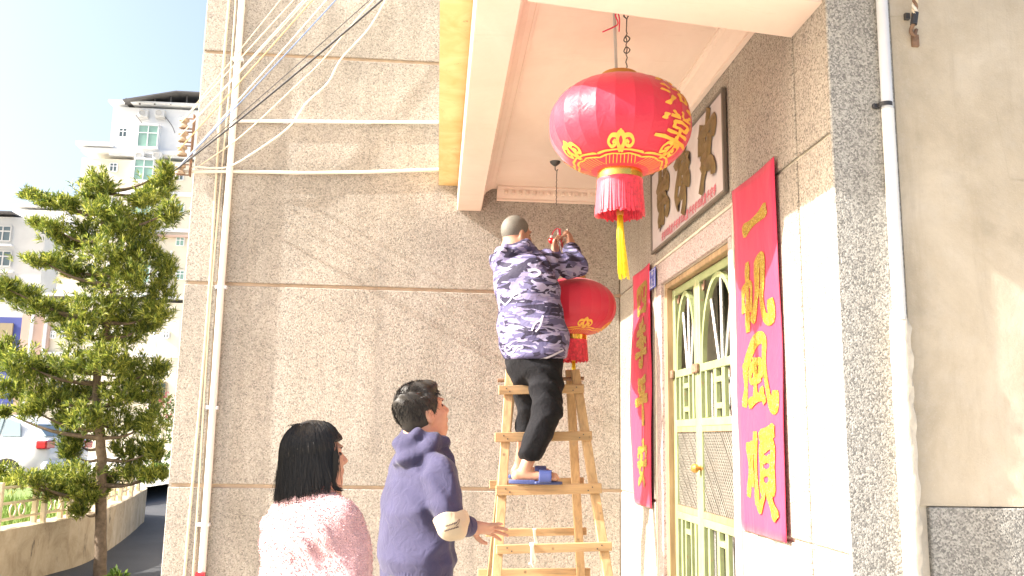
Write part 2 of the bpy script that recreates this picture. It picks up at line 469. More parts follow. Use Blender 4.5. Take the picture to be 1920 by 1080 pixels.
# ---- people
def skinm():
    t = NT('skin'); v = t.vec()
    c = t.ramp(t.noise(v, 22, 4), [(0.3, (.40, .205, .135)), (0.7, (.50, .275, .19))])
    return t.fin(c, 0.5, t.bump(t.noise(v, 300, 3), 0.15, 0.001), Subsurface_Weight=0.12, Subsurface_Scale=0.01)
M['skin'] = skinm()
def hairm(name, c, hi):
    t = NT(name)
    g = t.noise(t.vec((120, 120, 8)), 1, 4, 0.7)
    ge = t.n('ShaderNodeNewGeometry')
    cc = t.mix(t.math('MULTIPLY', t.math('POWER', ge.outputs['Random Per Island'], 4.0), 0.6), t.ramp(g, [(0.3, c), (0.75, hi)]), tuple(q * 1.7 for q in hi))
    return t.fin(cc, 0.48, t.bump(g, 0.4, 0.003), Specular_IOR_Level=0.34)
M['hair'] = hairm('black_hair', (.007, .0062, .0055), (.019, .016, .013))
def stubble():
    t = NT('shaved_hair'); v = t.vec()
    c = t.ramp(t.noise(v, 420, 3, 0.7), [(0.3, (.075, .07, .062)), (0.7, (.20, .185, .155))])
    return t.fin(c, 0.6, t.bump(t.noise(v, 500, 3), 0.6, 0.002))
M['stubble'] = stubble()
M['eye'] = plain('eye_dark', (.03, .02, .015), 0.15, 0.05)
def cloth(name, c, var=0.12, weave=500, wr=0.5, sheen=0.2):
    t = NT(name); v = t.vec()
    cc = t.ramp(t.noise(v, 7, 5), [(0.3, tuple(q * (1 - var) for q in c)), (0.7, tuple(q * (1 + var) for q in c))])
    nb = t.bump(t.noise(v, 18, 4, 0.55, 1.2), wr, 0.012)
    nb = t.bump(t.noise(v, weave, 2), 0.3, 0.001, nb)
    return t.fin(cc, 0.85, nb, Sheen_Weight=sheen, Specular_IOR_Level=0.2)
M['hoodie'] = cloth('slate_violet_fleece', (.050, .047, .098), 0.14, 500, .6, .12)
M['band'] = cloth('cream_sleeve_band', (.47, .385, .27), 0.06)
M['ink'] = plain('brown_ink', (.10, .07, .06), 0.8, 0.1)
M['trousers_black'] = cloth('black_trousers', (.007, .007, .0095), 0.25, 500, .7, 0.03)
M['trousers_grey'] = cloth('dark_grey_trousers', (.05, .048, .052), 0.2)
M['slipper'] = plain('navy_rubber_slipper', (.035, .05, .16), 0.5, 0.15)
M['print_white'] = plain('white_print', (.46, .44, .55), 0.8, 0.05)
def camo():
    t = NT('lilac_camouflage'); v = t.vec((0.9, 0.9, 3.0), (0.0, 0.25, 0.2))
    a = t.noise(v, 6.0, 2, 0.5, 1.2)
    b = t.noise(t.vec((0.9, 0.9, 3.2), (0, -.3, .9)), 6.5, 2, 0.5, 1.0)
    e = t.noise(t.vec((0.9, 0.9, 2.8), (.3, .2, 2.1)), 8, 2, 0.5, 1.2)
    c = t.ramp(a, [(0.0, (.085, .078, .165)), (0.49, (.20, .18, .32))], 'CONSTANT')
    c = t.mix(t.ramp(b, [(0.0, (0, 0, 0)), (0.535, (1, 1, 1))], 'CONSTANT'), c, (.026, .022, .05))
    c = t.mix(t.ramp(e, [(0.0, (0, 0, 0)), (0.585, (1, 1, 1))], 'CONSTANT'), c, (.27, .25, .385))
    nb = t.bump(t.noise(t.vec(), 20, 4, 0.55, 1.2), 0.6, 0.014)
    return t.fin(c, 0.7, nb, Specular_IOR_Level=0.3)
M['camo'] = camo()
def sherpa():
    t = NT('pink_teddy_fleece'); v = t.vec()
    f = t.noise(v, 210, 4, 0.7)
    c = t.ramp(f, [(0.3, (.56, .30, .31)), (0.7, (.74, .46, .47))])
    z = t.n('ShaderNodeSeparateXYZ'); t.l(t.tc.outputs['Object'], z.inputs[0])
    c = t.mix(t.math('LESS_THAN', z.outputs[2], 0.975), c, (.74, .66, .55))
    nb = t.bump(f, 0.9, 0.007)
    nb = t.bump(t.voro(v, 170, 'Distance'), 0.6, 0.005, nb)
    return t.fin(c, 0.95, nb, Sheen_Weight=0.5, Specular_IOR_Level=0.1)
M['sherpa'] = sherpa()
M['coral'] = cloth('coral_collar', (.55, .20, .17))

# ================================================================ THE SETTING
G0 = 0.0
def sheet(name, x0, y0, x1, y1, z, mat):
    o = obj(name, [(x0, y0, z), (x1, y0, z), (x1, y1, z), (x0, y1, z)], [(0, 1, 2, 3)], mat)
    return tag(o, kind='structure')
sheet('ground', -900, -300, 900, 1500, 0.0, M['asphalt'])
sheet('pavement', -14, -9, 12, 6.32, 0.004, M['paving'])

# ---------------------------------------------------------------- the house: wall W1 (faces the street) at Y = 6.3, door wall W2 at X = 1.302
D1 = 6.3
X0 = 1.302
YF = 2.77                                    # end face of the door wall
Zg = [EYE - 0.345, EYE + 1.05, EYE + 2.78]   # groove heights
ZC = EYE + 1.82                              # ceiling
GAP = 0.012
house = empty('house', (0.0, D1, 0.0), 'granite-rendered house with a porch, red couplets and a green iron door', 'house')
def wallbox(name, lo, hi, mat, bev=0.0, parent=house):
    return MB().box(lo, hi, bev).build(name, mat, parent)
XL = -1.807
core = wallbox('street_wall', (XL + 0.02, D1 + 0.014, 0), (X0 + 0.6, 13.0, 7.4), M['mortar'])
zs = [0.0] + Zg + [EYE + 4.3, 7.4]
PX = -1.58                                   # behind the pipe the bands stop at a joint
for i in range(len(zs) - 1):
    for xa, xb in ((XL, PX - .006), (PX + .006, X0 - 0.002)):
        z0 = zs[i] + (GAP if i else 0.006); z1 = zs[i + 1] - GAP
        wallbox('wall_panel', (xa, D1, z0), (xb, D1 + 0.013, z1), M['granite'], 0.005, core)
# left flank of the house (turned away from the street)
wallbox('flank_panel', (XL, D1 + 0.0135, 0.006), (XL + 0.0195, 12.98, 7.38), M['granite'], 0.0, core)

# door wall
DY0, DY1, DZT = 3.86, 5.09, EYE + 0.925      # door opening
SY0, SY1, SZT = 3.775, 5.20, EYE + 1.055     # surround
xb_, xc_ = X0 + 0.014, X0 + 0.42
dw = MB()
dw.box((xb_, YF + 0.015, 0), (xc_, DY0, 7.4)); dw.box((xb_, DY1, 0), (xc_, D1 + .013, 7.4)); dw.box((xb_, DY0 + .0005, DZT), (xc_, DY1 - .0005, 7.4))
dwall = dw.build('door_wall', M['white_mortar'], house)
def dpanel(y0, y1, z0, z1, mat='granite_door', t=0.0):
    return wallbox('wall_panel', (X0 - t, y0, z0), (xb_ - 0.001, y1, z1), M[mat], 0.004, dwall)
g = 0.007
rows = [(0.006, Zg[0] - g), (Zg[0] + g, Zg[1] - g), (Zg[1] + g, ZC + 0.4)]
for z0, z1 in rows:
    dpanel(YF + 0.001, 3.066 - g, z0, z1)
    dpanel(3.066 + g, SY0 - 0.004 if z1 < SZT + .1 else 3.80 - 0.0, z0, z1)
    dpanel(SY1 + 0.004, D1 - 0.002, z0, z1)
dpanel(3.80 + .0005, SY1 + .003, SZT + 0.02, ZC + 0.4)
dpanel(YF + 0.001, D1 - .002, ZC + 0.45, 7.38)
# pink granite surround, cream bead
def surround(name, y0, y1, z0, z1, t, mat):
    return wallbox(name, (X0 - t, y0, z0), (X0 + 0.12, y1, z1), M[mat], 0.003, house)
surround('lintel', SY0, SY1, DZT + 0.002, SZT, 0.006, 'pink_granite')
surround('jamb', SY0, DY0 - 0.001, 0.006, DZT + .001, 0.005, 'pink_granite')
surround('jamb', DY1 + 0.001, SY1, 0.006, DZT + .001, 0.005, 'pink_granite')
wallbox('bead', (X0 - 0.014, SY0 - .014, SZT + .0005), (X0 + .01, SY1 + .014, SZT + 0.014), M['white_mortar'], 0.003, house)
wallbox('bead', (X0 - 0.012, SY0 - .014, 0.006), (X0 + .01, SY0 - .001, SZT), M['white_mortar'], 0.003, house)
wallbox('bead', (X0 - 0.012, SY1 + .001, 0.006), (X0 + .01, SY1 + .014, SZT), M['white_mortar'], 0.003, house)
# end face of the door wall (grey washed granite)
XE = 1.535
wallbox('end_panel', (X0 + 0.0005, YF, 0.006), (XE, YF + 0.0145, 7.38), M['granite_grey'], 0.004, dwall)
wallbox('door_step', (X0 - 0.28, DY0 - .25, 0.004), (X0 - .006, DY1 + .25, 0.14), M['pink_granite'], 0.008, house)

# porch roof slab, beams, soffit
BX0, BX1 = 0.094, 0.272
BZ = EYE + 1.645
SLX = -0.046
slab = MB().box((SLX, 1.9, ZC + 0.012), (X0 - .001, D1 - .001, ZC + 0.20)).build('porch_slab', M['ochre'], house)
wallbox('upper_storey', (SLX + .004, 2.05, ZC + 0.2005), (X0 - .002, D1 - .002, 7.4), M['granite'], 0.0, house)
wallbox('side_beam', (BX0, 2.64, BZ), (BX1, D1 - .0015, ZC + 0.0115), M['soffit'], 0.006, house)
# front beam, slightly askew
FZ = EYE + 1.53
fb = MB()
yi0, yi1, yo0, yo1 = 2.90, 3.066, 2.625, 2.792
P = [(BX1 + .001, yo0), (X0 - .0015, yo1), (X0 - .0015, yi1), (BX1 + .001, yi0)]
fb.add([(x, y, FZ) for x, y in P] + [(x, y, ZC + 0.011) for x, y in P], [(0, 3, 2, 1), (4, 5, 6, 7), (0, 1, 5, 4), (1, 2, 6, 5), (2, 3, 7, 6), (3, 0, 4, 7)])
fb.build('front_beam', M['soffit'], house)
wallbox('ceiling', (BX1 + .001, 2.98, ZC), (X0 - .002, D1 - .0025, ZC + 0.0118), M['soffit'], 0.0, house)
# cornice: stepped moulding round the ceiling
prof = [(0, 0), (0.11, 0), (0.11, -0.012), (0.098, -0.016), (0.09, -0.03), (0.062, -0.042), (0.036, -0.06), (0.022, -0.072), (0.022, -0.084), (0, -0.09)]
def cornice(kind):
    m = MB()
    if kind == 'door':
        m.prism([(X0 - .003 - a, ZC - .0005 + b) for a, b in prof], 1, 3.03, D1 - .112)
    elif kind == 'street':
        m.prism([(D1 - .003 - a, ZC - .0008 + b) for a, b in prof], 0, BX1 + .11, X0 - .1135)
    else:
        m.prism([(BX1 + .002 + a * .9, ZC - .0011 + b * .9) for a, b in prof], 1, 3.0, D1 - .115)
    return m.build('cornice', M['soffit'], house)
cornice('door'); cst = cornice('street'); cornice('beam')
for k in range(16):                          # dentils under the street-wall cornice
    x = BX1 + 0.16 + k * 0.052
    MB().box((x, D1 - .106, ZC - .058), (x + .026, D1 - .062, ZC - .034), 0.003).build('dentil', M['soffit'], cst)

# neighbouring wall to the right, coplanar with the end face
nb_ = empty('neighbouring_wall', (2.6, YF + .1, 0), 'blotchy beige rendered wall with grey granite dado beside the white downpipe', 'wall')
DZ = EYE - 0.19
wallbox('render', (XE + 0.0005, YF + .002, DZ + .004), (4.6, YF + .6, 7.4), M['render'], 0.0, nb_)
wallbox('dado', (XE + 0.03, YF - .006, 0.006), (4.6, YF + .6, DZ), M['granite_grey'], 0.004, nb_)
wallbox('joint', (XE + 0.0005, YF + .012, 0.0), (XE + 0.0295, YF + .6, DZ + .0035), M['white_mortar'], 0.0, nb_)

# ---------------------------------------------------------------- iron door: two leaves with arches, bars and lattice panels
DX = X0 + 0.055                              # leaf face
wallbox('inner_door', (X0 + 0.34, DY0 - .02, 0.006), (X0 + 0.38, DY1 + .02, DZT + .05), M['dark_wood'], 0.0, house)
fr = MB()
fr.box((X0 + .02, DY0, 0.006), (X0 + .11, DY0 + .04, DZT), .004); fr.box((X0 + .02, DY1 - .035, 0.006), (X0 + .11, DY1, DZT), .004)
fr.box((X0 + .02, DY0 + .0405, DZT - .035), (X0 + .11, DY1 - .0355, DZT - .001), .004)
fr.build('door_frame', M['door_wood'], house)
def leaf(y0, y1, knob):
    zt, z0 = DZT - 0.04, 0.05
    zA, zB, zC_, zD = EYE + 0.385, EYE + 0.105, EYE + 0.055, EYE - 0.345
    s = 0.045
    m = MB()
    m.box((DX, y0, z0), (DX + .035, y0 + s, zt), .004); m.box((DX, y1 - s, z0), (DX + .035, y1, zt), .004)
    def rail(z, h): m.box((DX + .002, y0 + s - .001, z - h / 2), (DX + .033, y1 - s + .001, z + h / 2), .003)
    rail(zt - .022, .044); rail(zA, .042); rail(zB, .04); rail(zD - .055, .04); rail(z0 + .03, .05)
    f = m.build('door_leaf', M['door_green'], house)
    ya, yb = y0 + s, y1 - s; W = yb - ya; yc = (ya + yb) / 2
    # arch
    H = (zt - .044) - (zA + .021)
    arc = [(yc + (W / 2 - .012) * math.cos(t), zA + .021 + (H - .012) * math.sin(t)) for t in np.linspace(0, math.pi, 19)]
    am = MB()
    for (a, b), (c, d) in zip(arc[:-1], arc[1:]):
        am.beam((DX + .018, a, b), (DX + .018, c, d), (1, 0, 0), .024, .026)
    autosmooth(am.build('arch', M['door_green'], f), 50)
    for ang in (-38, 0, 38):                 # three rods fanning inside the arch
        t = R_(90 + ang)
        e = (yc + (W / 2 - .02) * math.cos(t), zA + .021 + (H - .02) * math.sin(t))
        b0 = (yc + W * 0.12 * math.cos(t) * 1.2, zA + .015)
        autosmooth(MB().tube([(DX + .03, b0[0], b0[1]), (DX + .03, e[0], e[1])], .011, 10).build('fan_rod', M['stainless'], f))
    for sgn in (-1, 1):                      # small iron scroll in each spandrel
        pts = [(DX + .018, yc + sgn * (W / 2 - .012 - .05 * q), zt - .06 - .03 * math.sin(q * 5)) for q in np.linspace(0, 1, 8)]
        MB().tube(pts, .007, 6).build('scroll', M['rust'], f)
    def bars(zlo, zhi):
        n = 4 if W > 0.45 else 3
        for k in range(n):
            y = ya + W * (k + .5) / n + (0.5 * W / n) * 0
            if abs(y - yc) < .04: continue
            MB().box((DX + .006, y - .013, zlo), (DX + .028, y + .013, zhi), .002).build('flat_bar', M['door_green'], f)
        for k in range(n + 1):
            y = ya + W * k / n
            y = min(max(y, ya + .016), yb - .016)
            if abs(y - yc) < .03 and n % 2 == 0: pass
            autosmooth(MB().tube([(DX + .06, y, zlo - .005), (DX + .06, y, zhi + .005)], .0095, 8).build('rod', M['stainless'], f))
        # narrow ladder-shaped frame in the middle
        w = .045
        mm = MB()
        for z in (zhi - .055, zlo + .055): mm.box((DX + .004, yc - w, z - .014), (DX + .03, yc + w, z + .014), .002)
        mm.box((DX + .005, yc - w - .014, zlo), (DX + .029, yc - w + .001, zhi), .002); mm.box((DX + .005, yc + w - .001, zlo), (DX + .029, yc + w + .014, zhi), .002)
        mm.build('centre_frame', M['door_green'], f)
    bars(zB + .02, zA - .021); bars(z0 + .055, zD - .075)
    # lattice panel: plate with diamond grid
    MB().box((DX + .004, ya - .001, zC_ + .0005), (DX + .03, yb + .001, zB - .0205), .002).build('board', M['door_wood'], f)
    MB().box((DX + .004, ya - .001, zD - .0345), (DX + .03, yb + .001, zD - .0005), .002).build('board', M['door_wood'], f)
    MB().box((DX + .016, ya - .001, zD), (DX + .026, yb + .001, zC_), 0).build('lattice_plate', M['panel_metal'], f)
    lm = MB(); st = 0.028; hgt = zC_ - zD
    for sg in (-1, 1):
        k = -int(hgt / st) - 2
        while k * st < W + hgt + st:
            a = k * st; k += 1
            # line from (a, 0) going up with slope sg (y per z), clipped to the panel
            pts = []
            ylo, yhi = (a, a + hgt) if sg > 0 else (a, a - hgt)
            t0, t1 = 0.0, 1.0
            dy = yhi - ylo
            ta, tb = sorted(((0 - ylo) / dy, (W - ylo) / dy))
            t0, t1 = max(t0, ta), min(t1, tb)
            if t1 - t0 < 0.02: continue
            lm.beam((DX + .0145 + (.0008 if sg > 0 else 0), ya + ylo + dy * t0, zD + hgt * t0), (DX + .0145 + (.0008 if sg > 0 else 0), ya + ylo + dy * t1, zD + hgt * t1), (0, 1, 1), .0062, .005)
    lm.build('diamond_lattice', M['lattice'], f)['kind'] = 'stuff'
    if knob:
        autosmooth(MB().lathe([(0.001, -.03), (.02, -.028), (.026, -.012), (.02, 0), (.01, .006), (.01, .03)], (0, 0, 0), 16).build('tmp', M['gold_dull'], f)) if False else None
        km = MB(); ky, kz = y1 - .024, EYE - .13
        km.lathe([(.001, -.045), (.016, -.043), (.024, -.03), (.021, -.014), (.01, -.006), (.01, .004), (.022, .006), (.022, .012)], (0, 0, 0), 16)
        km.v = [(DX + p[2] - .005, ky + p[0], kz + p[1]) for p in km.v]
        autosmooth(km.build('door_knob', M['gold_dull'], f))
    # latch lugs
    for (yy, zz) in ((y0 + .02, zA + .0), (y1 - .02, zA - .0)):
        MB().box((DX - .022, yy - .02, zz - .025), (DX - .0005, yy + .02, zz + .025), .006).build('hinge', M['rust'], f)
    return f
leaf(DY0 + .042, 4.565, True)
leaf(4.572, DY1 - .037, False)

# ================================================================ street side, left of the house
# yard behind a low curved kerb wall
YZ = 0.46
pts = [atZ(-260, 1180, 0), atZ(-60, 1125, 0), atZ(82, 1080, 0), atZ(150, 1060, 0), atZ(200, 1034, 0), atZ(240, 1005, 0), atZ(262, 985, 0)]
end = pts[-1]
back = [(end[0] - .25, end[1] + .9), (end[0] - 1.0, end[1] + 1.7), (end[0] - 2.4, end[1] + 2.1), (end[0] - 6, end[1] + 2.6), (end[0] - 14, end[1] + 3.4)]
line = catmull([(p[0], p[1]) for p in pts] + back, 6)
def offs(line, d):
    out = []
    for i, p in enumerate(line):
        t = line[min(i + 1, len(line) - 1)] - line[max(i - 1, 0)]; t = t / np.linalg.norm(t)
        out.append((p[0] - t[1] * d, p[1] + t[0] * d))
    return out
inner = offs(line, 0.26)
m = MB()
n = len(line)
v = []
for i in range(n):
    j = 0.012 * math.sin(i * 2.3) + 0.01 * math.sin(i * 5.1)
    a, b = line[i], inner[i]
    v += [(a[0], a[1], -.05), (a[0] + j, a[1] + j, .53 + j * .6), (b[0], b[1], .53 + j * .4), (b[0], b[1], -.05)]
f = []
for i in range(n - 1):
    for k in range(4):
        f.append((i * 4 + k, i * 4 + (k + 1) % 4, (i + 1) * 4 + (k + 1) % 4, (i + 1) * 4 + k))
f += [(0, 1, 2, 3), ((n - 1) * 4 + 3, (n - 1) * 4 + 2, (n - 1) * 4 + 1, (n - 1) * 4)]
m.add(v, f)
kw = m.build('kerb_wall', M['weathered'])
tag(kw, 'low curved weathered wall with cream railing beside the asphalt lane', 'wall')
# yard floor (inside the curve) and turf bed
yard_poly = [tuple(p) for p in offs(line, 0.2)]
yard_poly = yard_poly + [(-40, yard_poly[-1][1] + 2), (-40, yard_poly[0][1] - 1)]
tag(obj('turf', [(p[0], p[1], YZ - .01) for p in yard_poly], [tuple(range(len(yard_poly)))], M['turf']), kind='structure')
sheet('yard', -60, 19.0, -6.2, 60, 0.30, M['yard'])
sheet('far_pavement', -6.195, 24.0, 30, 120, 0.10, M['yard'])
sheet('far_street', -300, 60.01, 300, 700, 0.06, M['yard'])
# railing on the kerb wall
rl = empty('railing', (pts[3][0], pts[3][1], .53), 'cream metal railing with ring ornaments on the low curved wall', 'railing')
mid = offs(line, 0.13)
step = 5
rail_pts = mid[0:37]
for h in (.08, .23, .38):
    autosmooth(MB().tube([(p[0], p[1], .53 + h) for p in rail_pts], .014, 6).build('rail', M['rail_cream'], rl))
for i in range(0, 37, 4):
    p = mid[i]
    for dx in (-.03, .06):
        MB().box((p[0] + dx - .025, p[1] - .025, .5), (p[0] + dx + .025, p[1] + .025, .97), .006).build('post', M['rail_cream'], rl)
    if i + 2 < 37:
        q = mid[i + 2]
        for c in (-.09, .09):
            t = np.array(mid[i + 3]) - np.array(mid[i + 1]); t = t / np.linalg.norm(t)
            ring = [(q[0] + t[0] * (c + .06 * math.cos(a)), q[1] + t[1] * (c + .06 * math.cos(a)), .53 + .155 + .06 * math.sin(a)) for a in np.linspace(0, 2 * math.pi, 13)]
            autosmooth(MB().tube(ring, .009, 5).build('ring', M['rail_cream'], rl))
# grass blades inside the wall
gv, gf = [], []
inn = offs(line, 0.3)
for k in range(14000):
    i = random.randrange(0, 34)
    a = inn[i]; d = random.random() ** 1.3 * 3.5
    b = offs(line, 0.3 + d)[i] if False else None
    t = np.array(line[min(i + 1, n - 1)]) - np.array(line[max(i - 1, 0)]); t = t / np.linalg.norm(t)
    x = a[0] - t[1] * d + random.uniform(-.3, .3) * t[0]; y = a[1] + t[0] * d + random.uniform(-.3, .3) * t[1]
    hgt = random.uniform(.04, .11); an = random.uniform(0, 6.28); w = .008
    lx, ly = random.uniform(-.03, .03), random.uniform(-.03, .03)
    b0 = len(gv)
    gv += [(x - w * math.cos(an), y - w * math.sin(an), YZ - .01), (x + w * math.cos(an), y + w * math.sin(an), YZ - .01), (x + lx, y + ly, YZ + hgt)]
    gf.append((b0, b0 + 1, b0 + 2))
tag(obj('grass', gv, gf, M['grass']), 'sunlit grass bed behind the low curved wall', 'grass', kind='stuff')

# ---------------------------------------------------------------- podocarpus tree
def sprig_leaves(V, F, c, axis, n, L, w, spread):
    """n slender leaves round a twig tip at c, pointing along axis"""
    ax = np.array(axis) / np.linalg.norm(axis)
    u = np.cross(ax, [0.3, 0.8, 0.52]); u /= np.linalg.norm(u); v = np.cross(ax, u)
    for k in range(n):
        t = 2.399 * k + random.random() * .7; s = spread * random.uniform(.35, 1.15)
        d = ax * math.cos(s) + (u * math.cos(t) + v * math.sin(t)) * math.sin(s)
        side = np.cross(d, ax + .3 * u); nn = np.linalg.norm(side); side = side / nn if nn > 1e-4 else u
        ln = L * random.uniform(.7, 1.2); b = c - ax * random.uniform(0, L * .9)
        mid = b + d * ln * .5 + np.array([0, 0, .006]); tip = b + d * ln - np.array([0, 0, ln * .12])
        i = len(V)
        V += [tuple(b), tuple(mid + side * w), tuple(tip), tuple(mid - side * w)]
        F.append((i, i + 1, i + 2, i + 3))
TY = 9.75
base = atZ(188, 1082, 0)
TX = base[0]
tree = empty('podocarpus_tree', (TX, base[1], 0), 'tall narrow-leaved evergreen tree with layered crown beside the low curved wall', 'tree')
TY = base[1]
tp = [atY(188, 1082, TY), atY(188, 960, TY), atY(190, 840, TY), atY(182, 760, TY), atY(186, 660, TY), atY(205, 590, TY), atY(212, 500, TY), atY(195, 430, TY), atY(190, 360, TY)]
tp = [p + np.array([0, .02 * math.sin(i * 1.7), 0]) for i, p in enumerate(tp)]
tpc = catmull(tp, 5)
rs = [0.056 * (1 - .86 * (i / (len(tpc) - 1)) ** .9) + .006 for i in range(len(tpc))]
rs[0] = .068
tpc[0][2] -= .05
mb = MB(); mb.tube(tpc, rs, 10)
# knobbly bark
mb.v = [(x + .006 * math.sin(z * 31 + x * 60), y + .006 * math.sin(z * 27 + 2), z) for x, y, z in mb.v]
autosmooth(mb.build('trunk', M['bark'], tree), 80)
# clumps read from the photograph: x, y, half width, half height (px), depth offset (m)
CL = [(312, 322, 26, 22, .1), (300, 352, 42, 26, .2), (268, 372, 34, 24, -.1), (190, 342, 44, 26, -.1), (172, 372, 40, 24, .2), (200, 392, 56, 26, -.2), (62, 364, 30, 9, .1), (92, 378, 34, 14, .0), (128, 382, 28, 16, -.1),
      (318, 398, 28, 24, -.2), (272, 420, 46, 30, .2), (232, 432, 54, 28, -.1), (168, 432, 50, 26, .2), (100, 428, 34, 20, -.1), (72, 418, 16, 10, .1), (130, 455, 40, 20, .1),
      (72, 486, 40, 14, -.2), (110, 490, 36, 16, .1), (205, 470, 70, 30, -.2), (270, 475, 52, 34, .1), (316, 500, 20, 26, .0), (240, 520, 66, 34, -.2), (180, 520, 52, 26, .2), (300, 545, 34, 30, .1), (140, 505, 26, 14, .0),
      (10, 540, 30, 24, -.2), (45, 555, 44, 24, .1), (85, 575, 44, 24, -.1), (125, 588, 44, 26, .2), (175, 575, 52, 30, -.2), (240, 580, 60, 34, .1), (295, 585, 36, 22, -.1), (150, 622, 50, 20, -.2), (235, 625, 50, 26, .2), (275, 610, 30, 16, .0),
      (8, 655, 30, 24, .1), (40, 680, 50, 30, -.2), (90, 690, 50, 30, .2), (140, 680, 44, 30, -.2), (200, 668, 50, 32, -.35), (250, 690, 52, 32, .2), (298, 690, 26, 18, .0), (30, 725, 44, 24, .2), (90, 740, 56, 28, -.1), (150, 735, 44, 30, .3), (225, 735, 50, 30, -.2), (280, 735, 36, 26, .1),
      (60, 768, 36, 14, -.1), (128, 785, 34, 22, .2), (160, 780, 44, 28, -.3), (225, 790, 54, 30, .1), (285, 790, 32, 30, -.1), (6, 772, 18, 10, .1), (250, 840, 50, 22, .2), (290, 845, 22, 18, .0), (140, 825, 36, 18, .2), (305, 885, 8, 9, 0), (132, 846, 24, 14, .1),
      (8, 892, 30, 18, .0), (48, 898, 50, 18, -.2), (106, 890, 40, 20, .2), (145, 890, 44, 26, -.2), (110, 918, 50, 18, .1), (160, 925, 36, 18, -.1), (240, 880, 46, 22, .1), (280, 890, 28, 12, -.1), (150, 955, 16, 12, -.1), (195, 905, 24, 22, .1)]
LV, LF = [], []
limb_i = 0
for (cx, cy, rx, ry, dy) in CL:
    c0 = atY(cx, cy, TY + dy)
    # limb from the trunk to the clump
    best = min(range(len(tpc)), key=lambda i: abs(tpc[i][2] - (c0[2] - .28 * abs(c0[0] - tpc[i][0]))) + (0 if tpc[i][2] < c0[2] + .1 else 2))
    a = tpc[best]; midp = (a + c0) / 2 + np.array([0, 0, -.06])
    ln = np.linalg.norm(c0 - a)
    if ln > .12:
        lp = catmull([a, midp, c0], 4)
        autosmooth(MB().tube(lp, [max(.006, .024 * (1 - q / len(lp))) * min(1.3, .5 + ln) for q in range(len(lp))], 6).build('limb', M['bark'], tree), 80)
    sx, sz = rx / FPX * TY * 1.02, ry / FPX * TY * 1.22
    nsp = int(34 + rx * ry * 0.062)
    for k in range(nsp):
        while True:
            q = np.array([random.uniform(-1, 1) for _ in range(3)])
            if q.dot(q) <= 1: break
        q *= (0.55 + .45 * random.random()) * (1.3 if random.random() < .16 else 1.0)
        p = c0 + q * np.array([sx, max(sx, .14) * .95, sz])
        axis = np.array([q[0] * .7, q[1] * .7, .85 + q[2] * .5]) + np.array([random.gauss(0, .35), random.gauss(0, .35), random.gauss(0, .25)])
        sprig_leaves(LV, LF, p, axis, random.randint(11, 17), .084, .0060, 0.85)
fo = obj('foliage', LV, LF, M['leaf'], tree); fo['kind'] = 'stuff'

# ---------------------------------------------------------------- shrubs
def shrub(name, c, rx, ry, h, label, nsp, mat='leaf_b', flowers=None):
    t = empty(name, c, label, 'shrub')
    for k in range(5):
        an = k * 1.3
        autosmooth(MB().tube([(c[0], c[1], c[2] - .03), (c[0] + rx * .35 * math.cos(an), c[1] + ry * .35 * math.sin(an), c[2] + h * .75)], [.018, .006], 5).build('stem', M['bark'], t))
    V, F = [], []
    for k in range(nsp):
        an = random.uniform(0, 6.28); r = math.sqrt(random.random()); z = random.random()
        q = math.sqrt(max(.05, 1 - (2 * z - 1) ** 2 * .8))
        p = np.array([c[0] + rx * r * q * math.cos(an), c[1] + ry * r * q * math.sin(an), c[2] + h * (.12 + .88 * z)])
        sprig_leaves(V, F, p, [math.cos(an) * r, math.sin(an) * r, .7], 8, .09, .017, 1.0)
    q = obj('foliage', V, F, M[mat], t); q['kind'] = 'stuff'
    if flowers:
        V, F = [], []
        for k in range(120):
            an = random.uniform(0, 6.28); r = math.sqrt(random.random())
            sprig_leaves(V, F, np.array([c[0] + rx * r * math.cos(an), c[1] + ry * r * math.sin(an), c[2] + h * random.uniform(.75, 1.05)]), [0, 0, 1], 6, .06, .02, 1.1)
        q = obj('blossom', V, F, M[flowers], t); q['kind'] = 'stuff'
    return t
p = atY(318, 868, 24.5); shrub('hedge_shrub', (p[0], p[1], .10), .9, .5, .55, 'round green shrub on the kerb across the lane behind the house corner', 260)
p = atY(-10, 815, 21); shrub('hedge_shrub', (p[0], p[1], .30), 1.2, .6, 1.25, 'bright leafy shrub standing behind the white car', 420)
p = atZ(214, 1096, 0); shrub('weed', (p[0], p[1], .0), .10, .10, .12, 'tiny yellow-green weed at the foot of the tree', 14)
p = atY(306, 760, 26.0); shrub('flowering_shrub', (p[0], p[1], .10), .55, .5, 2.4, 'tall shrub with red blossom beside the house corner', 300, 'leaf_b', 'board_red')

